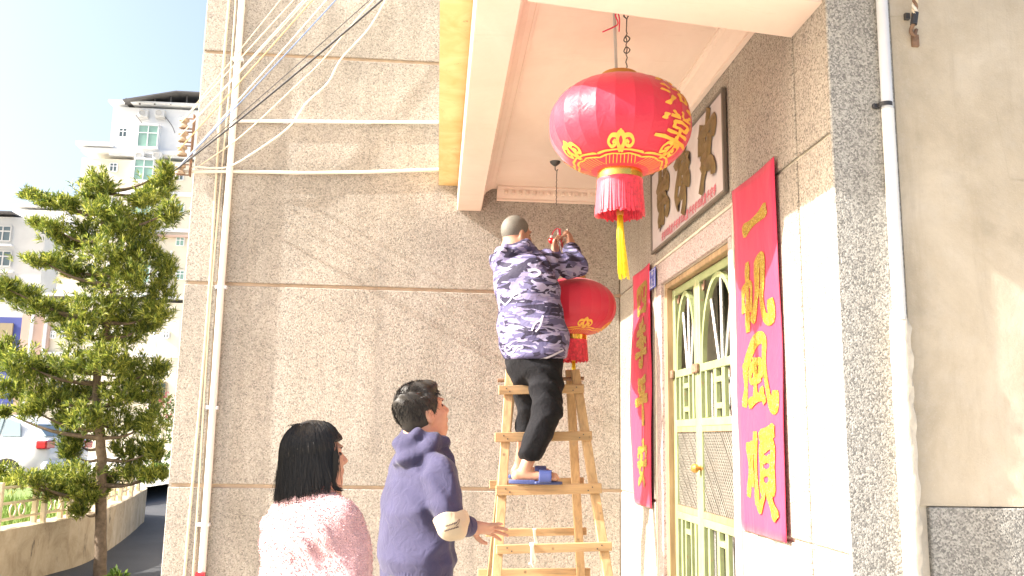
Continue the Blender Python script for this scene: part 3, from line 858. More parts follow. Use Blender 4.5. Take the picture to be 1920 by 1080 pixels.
# ---------------------------------------------------------------- apartment buildings behind
def facade_box(t, name, px0, py0, px1, py1, Y, depth, mat, proud=0.0):
    """box whose street face stands at Y and spans the given photo points"""
    a = atY(px0, py0, Y); b = atY(px1, py1, Y)
    x0, x1 = sorted((a[0], b[0])); z0, z1 = sorted((a[2], b[2]))
    return MB().box((x0, Y - proud, max(z0, 0.02)), (x1, Y + depth, z1)).build(name, M[mat], t)
def window(t, px, py, w, h, Y, pane='pane_dark', mull=1, frame='far_white', bay=0.0):
    c = atY(px, py, Y); k = Y / FPX; W, H = w * k / 2, h * k / 2
    fm = MB(); fw = .07
    y0 = Y - .09 - bay
    for x in np.linspace(c[0] - W, c[0] + W, mull + 2):
        fm.box((x - fw / 2, y0, c[2] - H), (x + fw / 2, y0 + .1 + bay, c[2] + H))
    for z in (c[2] - H, c[2] + H, c[2] + H * .3):
        fm.box((c[0] - W + fw / 2, y0 + .004, z - fw / 2), (c[0] + W - fw / 2, y0 + .096, z + fw / 2))
    if bay:
        fm.box((c[0] - W - .1, y0 - .05, c[2] + H + .04), (c[0] + W + .1, Y - .02, c[2] + H + .16)); fm.box((c[0] - W - .1, y0 - .05, c[2] - H - .16), (c[0] + W + .1, Y - .02, c[2] - H - .04))
    f = fm.build('window', M[frame], t)
    pm = MB().box((c[0] - W + .036, y0 + .04, c[2] - H + .04), (c[0] + W - .036, y0 + .07, c[2] + H - .04))
    pm.build('pane', M[pane], f)
    if bay:
        MB().box((c[0] + W - .03, y0 + .11, c[2] - H + .05), (c[0] + W - .005, Y - .03, c[2] + H - .05)).build('pane', M[pane], f)
def ac_unit(t, px, py, Y, w=17, h=14):
    c = atY(px, py, Y); k = Y / FPX; W, H = w * k / 2, h * k / 2
    u = MB().box((c[0] - W, Y - .55, c[2] - H), (c[0] + W, Y - .12, c[2] + H), .03).build('air_conditioner', M['ac_white'], t)
    g = MB(); g.lathe([(.001, 0), (H * .72, 0.0), (H * .78, .03), (H * .78, .05)], (0, 0, 0), 14)
    g.v = [(c[0] - W * .2 + a, Y - .553 - cc, c[2] + b) for a, b, cc in g.v]
    g.build('fan_grille', M['far_grey'], u)
    MB().box((c[0] - W, Y - .5, c[2] - H - .08), (c[0] + W, Y + .02, c[2] - H - .005)).build('bracket', M['far_grey'], u)
YA = 78.0
A = empty('apartment_block', (*atY(260, 800, YA)[:2], 0.06), 'tall white and cream apartment block with green bay windows and dark roof canopy', 'building')
facade_box(A, 'upper_wall', 213, 200, 420, 300, YA, 14, 'far_white')
facade_box(A, 'cornice', 207, 194, 426, 201, YA, 14.6, 'far_white', .6)
facade_box(A, 'upper_wall', 155, 277, 420, 296, YA + .02, 14.2, 'far_white', .25)
facade_box(A, 'cornice', 147, 268, 213, 277, YA + .04, 14.6, 'far_white', .6)
facade_box(A, 'lower_wall', 155, 296.5, 420, 1000, YA + .01, 14, 'far_cream', .1)
for yb in (362, 430): facade_box(A, 'string_course', 154, yb, 420, yb + 2.5, YA, .6, 'far_white', .22)
facade_box(A, 'terracotta_band', 290, 441, 420, 449, YA, .6, 'far_pink', .45)
facade_box(A, 'terracotta_band', 40, 516, 160, 522, YA + 3, .6, 'far_pink', .45)
# roof canopy: sloping dark sheet on posts
a = atY(230, 188, YA - 1.2); b = atY(330, 172, YA - 1.2); c = atY(440, 178, YA - 1.2)
rm = MB()
for (p0, p1) in ((a, b), (b, c)):
    y1 = YA + 9
    rm.add([(p0[0], YA - 1.2, p0[2]), (p1[0], YA - 1.2, p1[2]), (p1[0], y1, p1[2]), (p0[0], y1, p0[2]), (p0[0], YA - 1.2, p0[2] + .12), (p1[0], YA - 1.2, p1[2] + .12), (p1[0], y1, p1[2] + .12), (p0[0], y1, p0[2] + .12)],
           [(0, 3, 2, 1), (4, 5, 6, 7), (0, 1, 5, 4), (1, 2, 6, 5), (2, 3, 7, 6), (3, 0, 4, 7)])
rc = rm.build('roof_canopy', M['far_roof'], A)
for px in (236, 262, 290, 320, 350):
    q = atY(px, 190, YA - .5); zt = atY(px, 184 - (px - 230) * .11, YA - .5)[2]
    MB().box((q[0] - .06, YA - .5, q[2] - .3), (q[0] + .06, YA - .38, zt - .02)).build('canopy_post', M['far_roof'], rc)
window(A, 231, 249, 14, 17, YA); window(A, 281, 259, 36, 42, YA, 'pane_green', 1, 'far_white', .5)
ac_unit(A, 272, 216, YA); ac_unit(A, 303, 216, YA); ac_unit(A, 265, 295, YA); ac_unit(A, 298, 295, YA)
window(A, 213, 314, 13, 16, YA - .1); window(A, 273, 322, 34, 40, YA - .1, 'pane_green', 1, 'far_white', .5); window(A, 337, 330, 14, 16, YA - .1)
for k in range(1, 6):
    yy = 322 + 63 * k
    window(A, 270 - k, yy, 34, 40, YA - .1, 'pane_green', 1, 'far_white', .5); window(A, 211 - k, yy - 7, 13, 16, YA - .1); window(A, 338, yy + 5, 14, 16, YA - .1, 'pane_green'); window(A, 175 - k, yy - 7, 13, 16, YA - .1)
for px in (300, 322, 250): # downpipes
    q = atY(px, 470, YA - .3); MB().tube([(q[0], YA - .3, .1), (q[0], YA - .3, q[2])], .09, 6).build('downpipe', M['far_white'], A)
for px, dy in ((255, 0), (310, 3)):
    p0 = atY(px, 216 + dy, YA - .2); p1 = atY(px + 12, 232 + dy, YA - .2); p2 = atY(px + 18, 246 + dy, YA - .2)
    MB().tube(catmull([p0, p1, p2], 4), .035, 5).build('refrigerant_pipe', M['far_roof'], A)
YB = 112.0
B = empty('apartment_block', (*atY(90, 800, YB)[:2], 0.06), 'smaller white-topped cream apartment block seen through the tree', 'building')
facade_box(B, 'upper_wall', 24, 392, 152, 450, YB, 12, 'far_white')
facade_box(B, 'cornice', 20, 386, 156, 392, YB, 12.6, 'far_white', .6)
facade_box(B, 'lower_wall', 18, 450.5, 154, 1000, YB + .01, 12, 'far_cream', .05)
q0 = atY(58, 384, YB); q1 = atY(120, 380, YB)
MB().box((q0[0], YB + 1, q0[2]), (q1[0], YB + 8, q1[2])).build('roof_canopy', M['far_roof'], B)
for k in range(6):
    yy = 425 + 45 * k
    for px in (40, 70, 100, 130): window(B, px, yy, 9 if px != 70 else 16, 12, YB - .1, 'pane_dark' if px != 70 else 'pane_green', 1)
YC = 52.0
Cb = empty('apartment_block', (*atY(-30, 800, YC)[:2], 0.06), 'grey block with dark ribbon windows at the far end of the street', 'building')
facade_box(Cb, 'wall', -120, 402, 24, 1000, YC, 2.2, 'far_grey')
facade_box(Cb, 'roof_edge', -126, 394, 28, 402, YC, 2.6, 'far_roof', .5)
facade_box(Cb, 'string_course', -120, 455, 25, 462, YC, .5, 'far_white', .3); facade_box(Cb, 'string_course', -120, 505, 25, 512, YC, .5, 'far_white', .3)
for yy in (438, 485, 535):
    for px in (-60, -28, 6): window(Cb, px, yy, 28, 28, YC, 'pane_dark', 1, 'far_grey')
YS = 45.9
S = empty('shop', (*atY(20, 800, YS)[:2], 0.06), 'low shop with blue panels and brown shutter behind the tree', 'building')
facade_box(S, 'wall', -80, 592, 44, 1000, YS, 3, 'far_blue'); facade_box(S, 'shutter', 2, 606, 22, 645, YS, .3, 'far_brown', .12); facade_box(S, 'pier', 44.2, 590, 54, 1000, YS, 3.1, 'far_pink', .1)
Lw = empty('annex', (*atY(200, 800, 46)[:2], 0.06), 'long low cream annex with small windows in front of the apartment blocks', 'building')
facade_box(Lw, 'wall', 55, 560, 420, 1000, 46, 6, 'far_cream'); facade_box(Lw, 'parapet', 53, 553, 424, 560, 46, 6.3, 'far_white', .2)
facade_box(Lw, 'string_course', 55, 664, 420, 668, 46, .4, 'far_white', .12)
for px in (62, 100, 118, 160, 210, 262, 312): window(Lw, px, 628, 9, 12, 46, 'pane_dark', 1, 'far_white')
for px in (66, 92, 296): 
    q = atY(px, 560, 45.8); MB().tube([(q[0], 45.8, .1), (q[0], 45.8, q[2])], .07, 6).build('downpipe', M['far_white'], Lw)
for px in (112, 180, 240, 300): window(Lw, px, 735, 22, 34, 46, 'pane_dark', 1, 'far_brown')

# ---------------------------------------------------------------- white car in the yard, tail towards the lane
cpos = atY(-44, 850, 19.6)
car = empty('parked_car', (cpos[0], cpos[1], 0.30), 'white hatchback with red tail lamp parked in the yard behind the tree', 'car')
car_ang = R_(-9)
def cxf(p):                                  # local: x towards the tail, y left, z up
    x, y, z = p; c, s = math.cos(car_ang), math.sin(car_ang)
    return (cpos[0] + x * c - y * s, cpos[1] + x * s + y * c, .30 + z)
def cbuild(m, name, mat, par=car, sm=False):
    m.v = [cxf(p) for p in m.v]
    o = m.build(name, M[mat], par)
    return autosmooth(o, 35) if sm else o
# body: cross sections along the length (x): half width, bottom, beltline ; then cabin
secs = [(-2.05, .55, .42, .62), (-1.95, .74, .30, .74), (-1.4, .83, .24, .86), (-.7, .86, .22, .94), (.3, .87, .22, .98), (1.3, .87, .24, 1.02), (1.75, .84, .30, 1.03), (1.95, .78, .36, 1.0), (2.02, .70, .45, .92)]
bm_ = MB(); v = []
for x, w, zb, zt in secs:
    v += [(x, -w * .9, zb), (x, -w, zb + .12), (x, -w, (zb + zt) / 2), (x, -w * .97, zt - .06), (x, -w * .86, zt), (x, w * .86, zt), (x, w * .97, zt - .06), (x, w, (zb + zt) / 2), (x, w, zb + .12), (x, w * .9, zb)]
f = []
for i in range(len(secs) - 1):
    for k in range(10): f.append((i * 10 + k, i * 10 + (k + 1) % 10, i * 10 + 10 + (k + 1) % 10, i * 10 + 10 + k))
f += [tuple(range(10)), tuple(range((len(secs) - 1) * 10 + 9, (len(secs) - 1) * 10 - 1, -1))]
bm_.add(v, f); body = cbuild(bm_, 'body', 'car_white', car, True)
cab = [(-.95, .72, .93, .95), (-.35, .70, .95, 1.38), (.3, .68, .97, 1.49), (1.0, .66, .99, 1.47), (1.55, .64, 1.0, 1.30), (1.82, .70, 1.0, 1.04)]
cm = MB(); v = []
for x, w, zb, zt in cab: v += [(x, -.76, zb - .03), (x, -w * .88, zt - .04), (x, -w * .74, zt), (x, w * .74, zt), (x, w * .88, zt - .04), (x, .76, zb - .03)]
f = []
for i in range(len(cab) - 1):
    for k in range(6): f.append((i * 6 + k, i * 6 + (k + 1) % 6, i * 6 + 6 + (k + 1) % 6, i * 6 + 6 + k))
f += [tuple(range(6)), tuple(range((len(cab) - 1) * 6 + 5, (len(cab) - 1) * 6 - 1, -1))]
cm.add(v, f); cbuild(cm, 'cabin', 'car_white', car, True)
for s in (-1, 1):                            # side windows, lamps, handles
    for xa, xb2 in ((-.5, .22), (.28, .95), (1.0, 1.4)):
        za = 1.03; y = .775
        def side(x, z): 
            t = (z - .96) / .5; return s * (.77 - .155 * t + .006)
        zt0 = 1.30 if xa < -.3 else 1.40; zt1 = 1.40 if xb2 < 1.2 else 1.30
        xa2 = xa + (.28 if xa < -.3 else 0)
        m = MB(); q = [(xa, za), (xb2, za + .01), (xb2 - (.08 if xb2 > 1.2 else 0), zt1), (xa2, zt0)]
        v = [(x, side(x, z), z) for x, z in q] + [(x, side(x, z) - s * .03, z) for x, z in q]
        m.add(v, [(0, 1, 2, 3), (7, 6, 5, 4), (0, 1, 5, 4), (1, 2, 6, 5), (2, 3, 7, 6), (3, 0, 4, 7)])
        cbuild(m, 'side_window', 'car_glass')
    cbuild(MB().box((1.80, s * .70 - .17, .80), (2.03, s * .70 + .16, .97), .03), 'tail_lamp', 'car_red')
    cbuild(MB().box((1.985, s * .45 - .07, .82), (2.032, s * .45 + .07, .95), .02), 'reversing_lamp', 'car_clear')
    cbuild(MB().box((-2.02, s * .52 - .14, .62), (-1.93, s * .52 + .14, .74), .03), 'headlamp', 'car_clear')
    cbuild(MB().box((-.62, s * .90 - .1, 1.0), (-.50, s * .90 + .1, 1.12), .03), 'mirror', 'car_white')
    for x in (-1.3, 1.25):
        w = MB().lathe([(.20, -.1), (.29, -.1), (.315, -.07), (.315, .07), (.29, .1), (.20, .1), (.20, -.1)], (0, 0, 0), 20)
        w.v = [(x + a, s * .78 + c, .315 + b) for a, b, c in w.v]
        ty = cbuild(w, 'wheel', 'tyre', car, True)
        r = MB().lathe([(.001, -.09), (.06, -.095), (.08, -.07), (.17, -.085), (.2, -.1), (.2, .1), (.17, .085), (.08, .07), (.06, .095), (.001, .09)], (0, 0, 0), 20)
        r.v = [(x + a, s * .78 + c, .315 + b) for a, b, c in r.v]; cbuild(r, 'rim', 'alloy', ty, True)
m = MB(); m.add([(1.585, -.52, 1.29), (1.585, .52, 1.29), (1.842, .60, 1.06), (1.842, -.60, 1.06), (1.56, -.52, 1.27), (1.56, .52, 1.27), (1.80, .60, 1.04), (1.80, -.60, 1.04)], [(0, 1, 2, 3), (7, 6, 5, 4), (0, 1, 5, 4), (1, 2, 6, 5), (2, 3, 7, 6), (3, 0, 4, 7)])
cbuild(m, 'rear_window', 'car_glass')
m = MB(); m.add([(-.93, -.60, .99), (-.93, .60, .99), (-.38, .54, 1.385), (-.38, -.54, 1.385), (-.90, -.60, .97), (-.90, .60, .97), (-.35, .54, 1.365), (-.35, -.54, 1.365)], [(0, 1, 2, 3), (7, 6, 5, 4), (0, 1, 5, 4), (1, 2, 6, 5), (2, 3, 7, 6), (3, 0, 4, 7)])
cbuild(m, 'windscreen', 'car_glass')
cbuild(MB().box((1.9, -.82, .36), (2.08, .82, .56), .05), 'bumper', 'car_white')
cbuild(MB().box((2.015, -.26, .66), (2.035, .26, .78), .008), 'number_plate', 'plate_blue')

# ================================================================ fittings on the walls
def pipe_thing(name, pts, r, mat, label, cat, clips=(), n=12):
    t = empty(name, pts[-1], label, cat)
    autosmooth(MB().tube(pts, r, n).build('tube', M[mat], t), 60)
    for c in clips:
        MB().box((c[0] - r * 1.7, c[1] - r * .6, c[2] - .012), (c[0] + r * 1.7, D1 - .0005, c[2] + .012), .003).build('clip', M['pvc_grey'], t)
    return t
x1 = -1.545; yw = D1 - .026
pipe_thing('downpipe', [(x1 - .005, yw, 7.3), (x1, yw, EYE + 1.0), (x1 + .012, yw, EYE - .93), (x1 + .012, yw, .02)], .0235, 'pvc', 'thin white vertical downpipe on the street wall by the house corner', 'pipe',
           [(x1, yw, z) for z in (EYE + 2.72, EYE + 1.02, EYE + .18, EYE - .6)])
autosmooth(MB().tube([(x1 - .02, yw - .03, EYE - .925), (x1 + .04, yw - .03, EYE - .925)], .022, 10).build('stop_valve', M['car_red'])).__setitem__('label', 'small red stop valve at the foot of the thin white downpipe')
bpy.data.objects['stop_valve']['category'] = 'valve'
for dx, r, lab in ((-.062, .006, 'cream cable clipped to the wall just left of the downpipe'), (-.095, .008, 'outer cream cable running down the wall left of the downpipe')):
    o = MB().tube([(x1 + dx + .01 * math.sin(z * 1.7 + dx * 90), D1 - r - .0005, z) for z in np.linspace(.05, 7.2, 40)], r, 6).build('wall_cable', M['cream_cable']); autosmooth(o)
    tag(o, lab, 'cable')
def Wl(px, py, off=.014): return atY(px, py, D1 - off)
pipe_thing('conduit', [Wl(446, 227, .016), Wl(640, 228.5, .016), Wl(822, 229.5, .016)], .0125, 'pvc', 'upper white conduit running level from the downpipe to the porch', 'conduit', [Wl(535, 228, .016), Wl(690, 229, .016)], 8)
pipe_thing('conduit', [Wl(341, 322, .03), Wl(430, 321.5, .016), Wl(560, 324, .016), Wl(680, 323, .016), Wl(860, 316.5, .016)], .0125, 'white_cable', 'lower slightly sagging white conduit running from the house corner to the porch', 'conduit', [], 8)
# loose wall cables
def cable(name, pts, r, mat, label, per=8):
    o = MB().tube(catmull(pts, per), r, 6).build(name, M[mat]); autosmooth(o); return tag(o, label, 'cable')
cable('wall_cable', [Wl(352, 321, .03), Wl(366, 313, .05), Wl(400, 315, .03), Wl(430, 312, .04), Wl(470, 290, .06), Wl(540, 240, .06), Wl(575, 193, .06), Wl(615, 155, .06), Wl(640, 110, .06), Wl(690, 55, .06), Wl(722, 0, .06), Wl(752, -70, .06)], .0062, 'white_cable', 'thick white cable curling up the wall from the lower conduit')
cable('wall_cable', [Wl(372, 312, .04), Wl(440, 265, .05), Wl(490, 222, .07), Wl(545, 170, .07), Wl(600, 118, .07), Wl(650, 58, .07), Wl(705, -5, .07), Wl(770, -80, .07)], .0045, 'cream_cable', 'thin cream cable rising slackly across the wall above the conduits')
# corner bracket with spool insulators
ins_px = [(349, 232), (346, 257), (342, 283), (338, 318)]
bk = empty('insulator_bracket', (XL - .02, D1 - .05, EYE + 1.85), 'iron corner bracket carrying four brown spool insulators', 'bracket')
c_top = atY(350, 215, D1 - .06); c_bot = atY(341, 330, D1 - .06)
MB().box((XL - .012, D1 - .075, c_bot[2]), (XL - .002, D1 - .035, c_top[2]), .002).build('strap', M['rust'], bk)
INS = []
for px, py in ins_px:
    c = atY(px, py, D1 - .055); x = XL - .075
    INS.append(np.array([x, D1 - .055, c[2]]))
    autosmooth(MB().lathe([(.001, -.034), (.034, -.034), (.036, -.02), (.02, -.008), (.02, .008), (.036, .02), (.034, .034), (.001, .034)], (x, D1 - .055, c[2]), 16).build('insulator', M['ceramic'], bk), 50)
    MB().box((x - .02, D1 - .06, c[2] + .0345), (XL - .002, D1 - .05, c[2] + .042)).build('arm', M['rust'], bk); MB().box((x - .02, D1 - .06, c[2] - .042), (XL - .002, D1 - .05, c[2] - .0345)).build('arm', M['rust'], bk)
# overhead wires from the insulators to the upper storey of the porch
WIRES = [(0, 516, 'cream_cable', .0045, 'cream'), (0, 539, 'cream_cable', .0055, 'cream'), (1, 556, 'white_cable', .005, 'pale'), (1, 562, 'cream_cable', .0045, 'cream'), (2, 570, 'orange_cable', .006, 'tan'), (3, 594, 'white_cable', .0055, 'pale'), (3, 611, 'blue_cable', .0055, 'grey-blue'), (3, 672, 'black_cable', .0035, 'thin black'), (3, 692, 'black_cable', .0085, 'thick black')]
names = ['topmost cream wire from the top insulator', 'second cream wire from the top insulator', 'pale wire from the second insulator', 'slim cream wire from the second insulator', 'tan wire from the third insulator', 'pale wire from the lowest insulator', 'grey-blue wire from the lowest insulator', 'thin black wire beside the thick black cable', 'thick black cable crossing the street wall']
for (k, px0, mt, r, _), nm in zip(WIRES, names):
    s = INS[k]; ip = ins_px[k]
    tx = 806.0
    # straight run in plan from the insulator to the porch side wall
    y2 = ip[1] + (0 - ip[1]) * (tx - ip[0]) / (px0 - ip[0])
    e = atY(tx, y2, 4.4)
    a = s + np.array([-.022, -.012, 0]); e = np.array([SLX - .004, 4.4, e[2]])
    pts = []
    for t in np.linspace(0, 1, 13):
        q = a + (e - a) * t; q[2] -= .05 * 4 * t * (1 - t) * (.6 if r > .008 else .35); pts.append(q)
    o = MB().tube(pts, r * .72, 6).build('overhead_wire', M[mt]); autosmooth(o); tag(o, nm + ' to the porch wall', 'wire', None)
# fat downpipe on the end face, with strap, and the mortar that buries its foot
pr = .0205
dp = empty('downpipe', (1.50, YF - .03, EYE + .4), 'thicker white downpipe beside the beige wall ending in mortar', 'pipe')
pa, pb, pc = atY(1653, 0, YF - .0195), atY(1664, 205, YF - .0195), atY(1687, 600, YF - .0195)
up_ = pa + (pa - pb) * 3
autosmooth(MB().tube([up_, pa, pb + [0, 0, .002]], pr * .94, 16).build('upper_tube', M['pvc_grey'], dp), 60)
autosmooth(MB().tube([pb, (pb + pc) / 2, pc], pr * 1.0, 16).build('lower_tube', M['pvc'], dp), 60)
sp = atY(1660, 197, YF - .0195)
st = MB(); st.lathe([(pr * 1.02, -.007), (pr * 1.16, -.007), (pr * 1.16, .007), (pr * 1.02, .007)], tuple(sp), 20); st.box((sp[0] - pr * 1.9, YF - .012, sp[2] - .008), (sp[0] - pr * .8, YF - .0005, sp[2] + .008), .002)
st.build('strap', M['black_cable'], dp)
mm = MB(); v = []; f = []
zt_ = atY(1680, 582, YF)[2]
NZ, NA = 60, 9
for i in range(NZ + 1):
    t = i / NZ; z = zt_ + (0.006 - zt_) * t
    xc = 1.497 - .004 * t; w = (.0265 + .0022 * math.sin(t * 9)) * min(1, .75 + t * 14); dpt = (.046 + .003 * math.sin(t * 23)) * min(1, .62 + t * 14)
    for j in range(NA):
        a = math.pi * j / (NA - 1)
        jit = .0035 * math.sin(i * 1.9 + j * 2.1) * (1 if a < 1.4 else .25) + random.uniform(-.003, .003) * (1 if a < 1.5 else .4)
        ca, sa = math.cos(a), math.sin(a)
        sq = 1 / max(abs(ca), abs(sa)) * .55 + .45
        v.append((xc + (w * sq + jit) * ca, YF + .004 - (dpt * sq + jit) * sa, z))
for i in range(NZ):
    for j in range(NA - 1): a = i * NA + j; f.append((a, a + 1, a + NA + 1, a + NA))
f.append(tuple(range(NA))); f.append(tuple(range(NZ * NA, NZ * NA + NA)))
mm.add(v, f); o = mm.build('mortar_casing', M['white_mortar']); autosmooth(o, 35); tag(o, 'rough cream mortar casing rising to the foot of the thick downpipe', 'mortar')
# frayed wires dangling at the top of the neighbouring wall
fw_ = empty('frayed_wire', atY(1715, 60, YF - .03), 'short frayed brown and white wires taped and hooked on the beige wall', 'wire')
tw = [atY(1722 - 8 * t, -90 + 120 * t, YF - .035) for t in np.linspace(0, 1, 30)]
for ph, mt in ((0, 'white_cable'), (2.1, 'rust'), (4.2, 'cream_cable')):
    autosmooth(MB().tube([p + np.array([.006 * math.cos(i * .9 + ph), .006 * math.sin(i * .9 + ph), 0]) for i, p in enumerate(tw)], .005, 6).build('strand', M[mt], fw_))
MB().tube([atY(1716, 24, YF - .035), atY(1713, 46, YF - .033)], .012, 8).build('tape', M['black_cable'], fw_)
MB().tube(catmull([atY(1713, 44, YF - .033), atY(1708, 58, YF - .02), atY(1714, 66, YF - .015), atY(1718, 56, YF - .006)], 4), .007, 6).build('hook', M['rust'], fw_)
MB().box(tuple(atY(1713, 88, YF) - np.array([.007, .008, 0])), tuple(atY(1719, 66, YF) + np.array([.004, .004, 0])), .002).build('peg', M['rust'], fw_)
o = MB().box(tuple(atY(1697, 36, YF) - np.array([.004, .01, .004])), tuple(atY(1702, 28, YF) + np.array([.004, .006, .004])), .002).build('nail', M['steel_dark']); tag(o, 'small dark nail in the beige wall left of the frayed wires', 'nail')

# ================================================================ brush lettering
G = {
 'yi': [(.2, [(.06, .40), (.3, .44), (.7, .50), (.96, .56)])],
 'fan': [(.09, [(.08, .66), (.07, .45), (.09, .28)]), (.09, [(.08, .64), (.36, .66), (.37, .45), (.34, .26)]), (.12, [(.22, 1.0), (.23, .5), (.24, -.02)]), (.12, [(.60, .90), (.58, .55), (.50, .25), (.42, .10)]), (.13, [(.56, .88), (.80, .95), (.78, .62), (.72, .38), (.80, .10), (1.0, .06), (1.0, .30)]), (.1, [(.58, .52), (.72, .44)])],
 'feng': [(.12, [(.30, .90), (.16, .70), (.02, .62)]), (.13, [(.10, .70), (.48, 1.0), (.72, .98), (.70, .70), (.74, .40), (.86, .08), (1.0, .02), (1.02, .22)]), (.1, [(.06, .62), (.06, .35), (.0, .08)]), (.1, [(.25, .60), (.58, .70), (.56, .48)]), (.09, [(.25, .60), (.24, .42), (.56, .46)]), (.1, [(.42, .74), (.40, .40), (.38, .14)]), (.11, [(.16, .10), (.42, .16), (.64, .22)]), (.1, [(.58, .30), (.66, .10)])],
 'shun': [(.09, [(.06, .82), (.08, .5), (.02, .14)]), (.09, [(.20, .84), (.20, .55), (.19, .28)]), (.1, [(.34, .96), (.34, .5), (.36, .06)]), (.12, [(.50, .90), (.74, .98), (.96, .98)]), (.1, [(.74, .96), (.66, .80)]), (.1, [(.54, .80), (.53, .5), (.54, .22)]), (.13, [(.54, .80), (.90, .82), (.90, .5), (.88, .22)]), (.08, [(.58, .62), (.86, .64)]), (.08, [(.58, .46), (.86, .47)]), (.09, [(.56, .28), (.86, .30)]), (.11, [(.62, .26), (.54, .10), (.42, .0)]), (.12, [(.78, .26), (.90, .08), (1.0, -.06)])],
 'si': [(.12, [(.08, .76), (.12, .45), (.16, .18)]), (.14, [(.08, .78), (.5, .86), (.92, .88), (.88, .5), (.84, .14)]), (.1, [(.38, .80), (.36, .55), (.26, .38)]), (.1, [(.60, .82), (.60, .52), (.74, .46)]), (.12, [(.14, .18), (.5, .2), (.86, .22)])],
 'ji': [(.12, [(.72, 1.0), (.5, .92), (.30, .88)]), (.11, [(.08, .74), (.5, .78), (.94, .80)]), (.11, [(.52, .92), (.51, .7), (.50, .52)]), (.1, [(.48, .74), (.30, .58), (.08, .50)]), (.11, [(.54, .74), (.74, .58), (.98, .52)]), (.11, [(.28, .46), (.72, .50), (.52, .36)]), (.13, [(.52, .38), (.56, .18), (.52, .0), (.34, .06)]), (.11, [(.04, .22), (.5, .27), (.98, .30)])],
 'ping': [(.13, [(.26, .90), (.5, .92), (.84, .98)]), (.12, [(.26, .76), (.40, .60)]), (.12, [(.78, .80), (.62, .60)]), (.14, [(.04, .44), (.5, .50), (1.0, .54)]), (.13, [(.54, .92), (.53, .5), (.54, -.05)])],
 'an': [(.13, [(.50, 1.04), (.56, .90)]), (.12, [(.14, .82), (.06, .62)]), (.12, [(.12, .78), (.5, .82), (.92, .86), (.84, .66)]), (.12, [(.44, .72), (.28, .40), (.22, .30), (.5, .18), (.84, .0)]), (.12, [(.70, .56), (.50, .22), (.08, .0)]), (.12, [(.02, .44), (.5, .48), (1.0, .52)])],
 'qing': [(.12, [(.08, .92), (.22, .80)]), (.12, [(.02, .66), (.16, .56)]), (.13, [(.04, .08), (.16, .24), (.26, .42)]), (.1, [(.40, .90), (.95, .92)]), (.09, [(.45, .77), (.9, .78)]), (.1, [(.33, .63), (1.0, .64)]), (.1, [(.67, 1.03), (.67, .64)]), (.1, [(.47, .52), (.46, .2), (.38, .0)]), (.12, [(.47, .52), (.88, .53), (.88, .06), (.76, .10)]), (.08, [(.5, .37), (.86, .37)]), (.08, [(.5, .22), (.86, .22)])],
 'he': [(.13, [(.08, .96), (.22, .82)]), (.13, [(.0, .68), (.16, .58)]), (.15, [(.06, .05), (.16, .24), (.28, .48)]), (.12, [(.34, .86), (1.0, .92)]), (.14, [(.86, .88), (.86, .08), (.70, .16)]), (.12, [(.44, .66), (.46, .34)]), (.12, [(.44, .66), (.70, .68), (.68, .38)]), (.11, [(.46, .38), (.69, .40)])],
 'tang': [(.13, [(.5, 1.04), (.5, .84)]), (.13, [(.24, .98), (.36, .84)]), (.13, [(.80, .98), (.66, .84)]), (.13, [(.08, .80), (.04, .60)]), (.12, [(.08, .78), (.92, .80), (.86, .62)]), (.12, [(.30, .62), (.32, .40)]), (.13, [(.30, .62), (.72, .63), (.70, .40)]), (.1, [(.32, .42), (.70, .42)]), (.12, [(.18, .25), (.84, .26)]), (.14, [(.5, .40), (.5, .06)]), (.12, [(.0, .04), (1.0, .05)])],
 'b1': [(.17, [(.66, 1.06), (.56, .80)]), (.18, [(.30, .92), (.22, .72), (.20, .52)]), (.2, [(.24, .78), (.5, .80), (.90, .84), (.82, .66)]), (.2, [(.34, .70), (.36, .50), (.36, .28)]), (.2, [(.68, .66), (.66, .46), (.60, .28)]), (.16, [(.36, .54), (.66, .58)]), (.16, [(.36, .40), (.64, .43)]), (.17, [(.34, .28), (.62, .30)]), (.17, [(.46, .26), (.36, .10), (.26, -.06)]), (.19, [(.60, .28), (.84, .22), (.86, .06)])],
 'b2': [(.18, [(.36, 1.02), (.34, .70), (.30, .40)]), (.16, [(.08, .78), (.34, .82), (.62, .86)]), (.17, [(.32, .62), (.16, .40), (.10, .20), (.26, .06)]), (.18, [(.62, 1.0), (.60, .78), (.80, .72), (.74, .56)]), (.17, [(.48, .60), (.70, .64), (.92, .66)]), (.19, [(.72, .60), (.62, .36), (.40, .20)]), (.18, [(.62, .40), (.84, .42), (.80, .26)]), (.17, [(.58, .26), (.64, .08), (.52, -.10)])],
 'b3': [(.18, [(.30, .98), (.28, .80), (.14, .70)]), (.17, [(.66, 1.0), (.62, .82), (.80, .76)]), (.17, [(.16, .66), (.5, .72), (.84, .74), (.78, .56)]), (.18, [(.22, .54), (.50, .56), (.74, .54)]), (.18, [(.50, .80), (.48, .40), (.46, .02)]), (.17, [(.22, .54), (.24, .36), (.70, .38), (.86, .26), (.72, .14)]), (.17, [(.44, .30), (.26, .12), (.30, -.02)])],
}
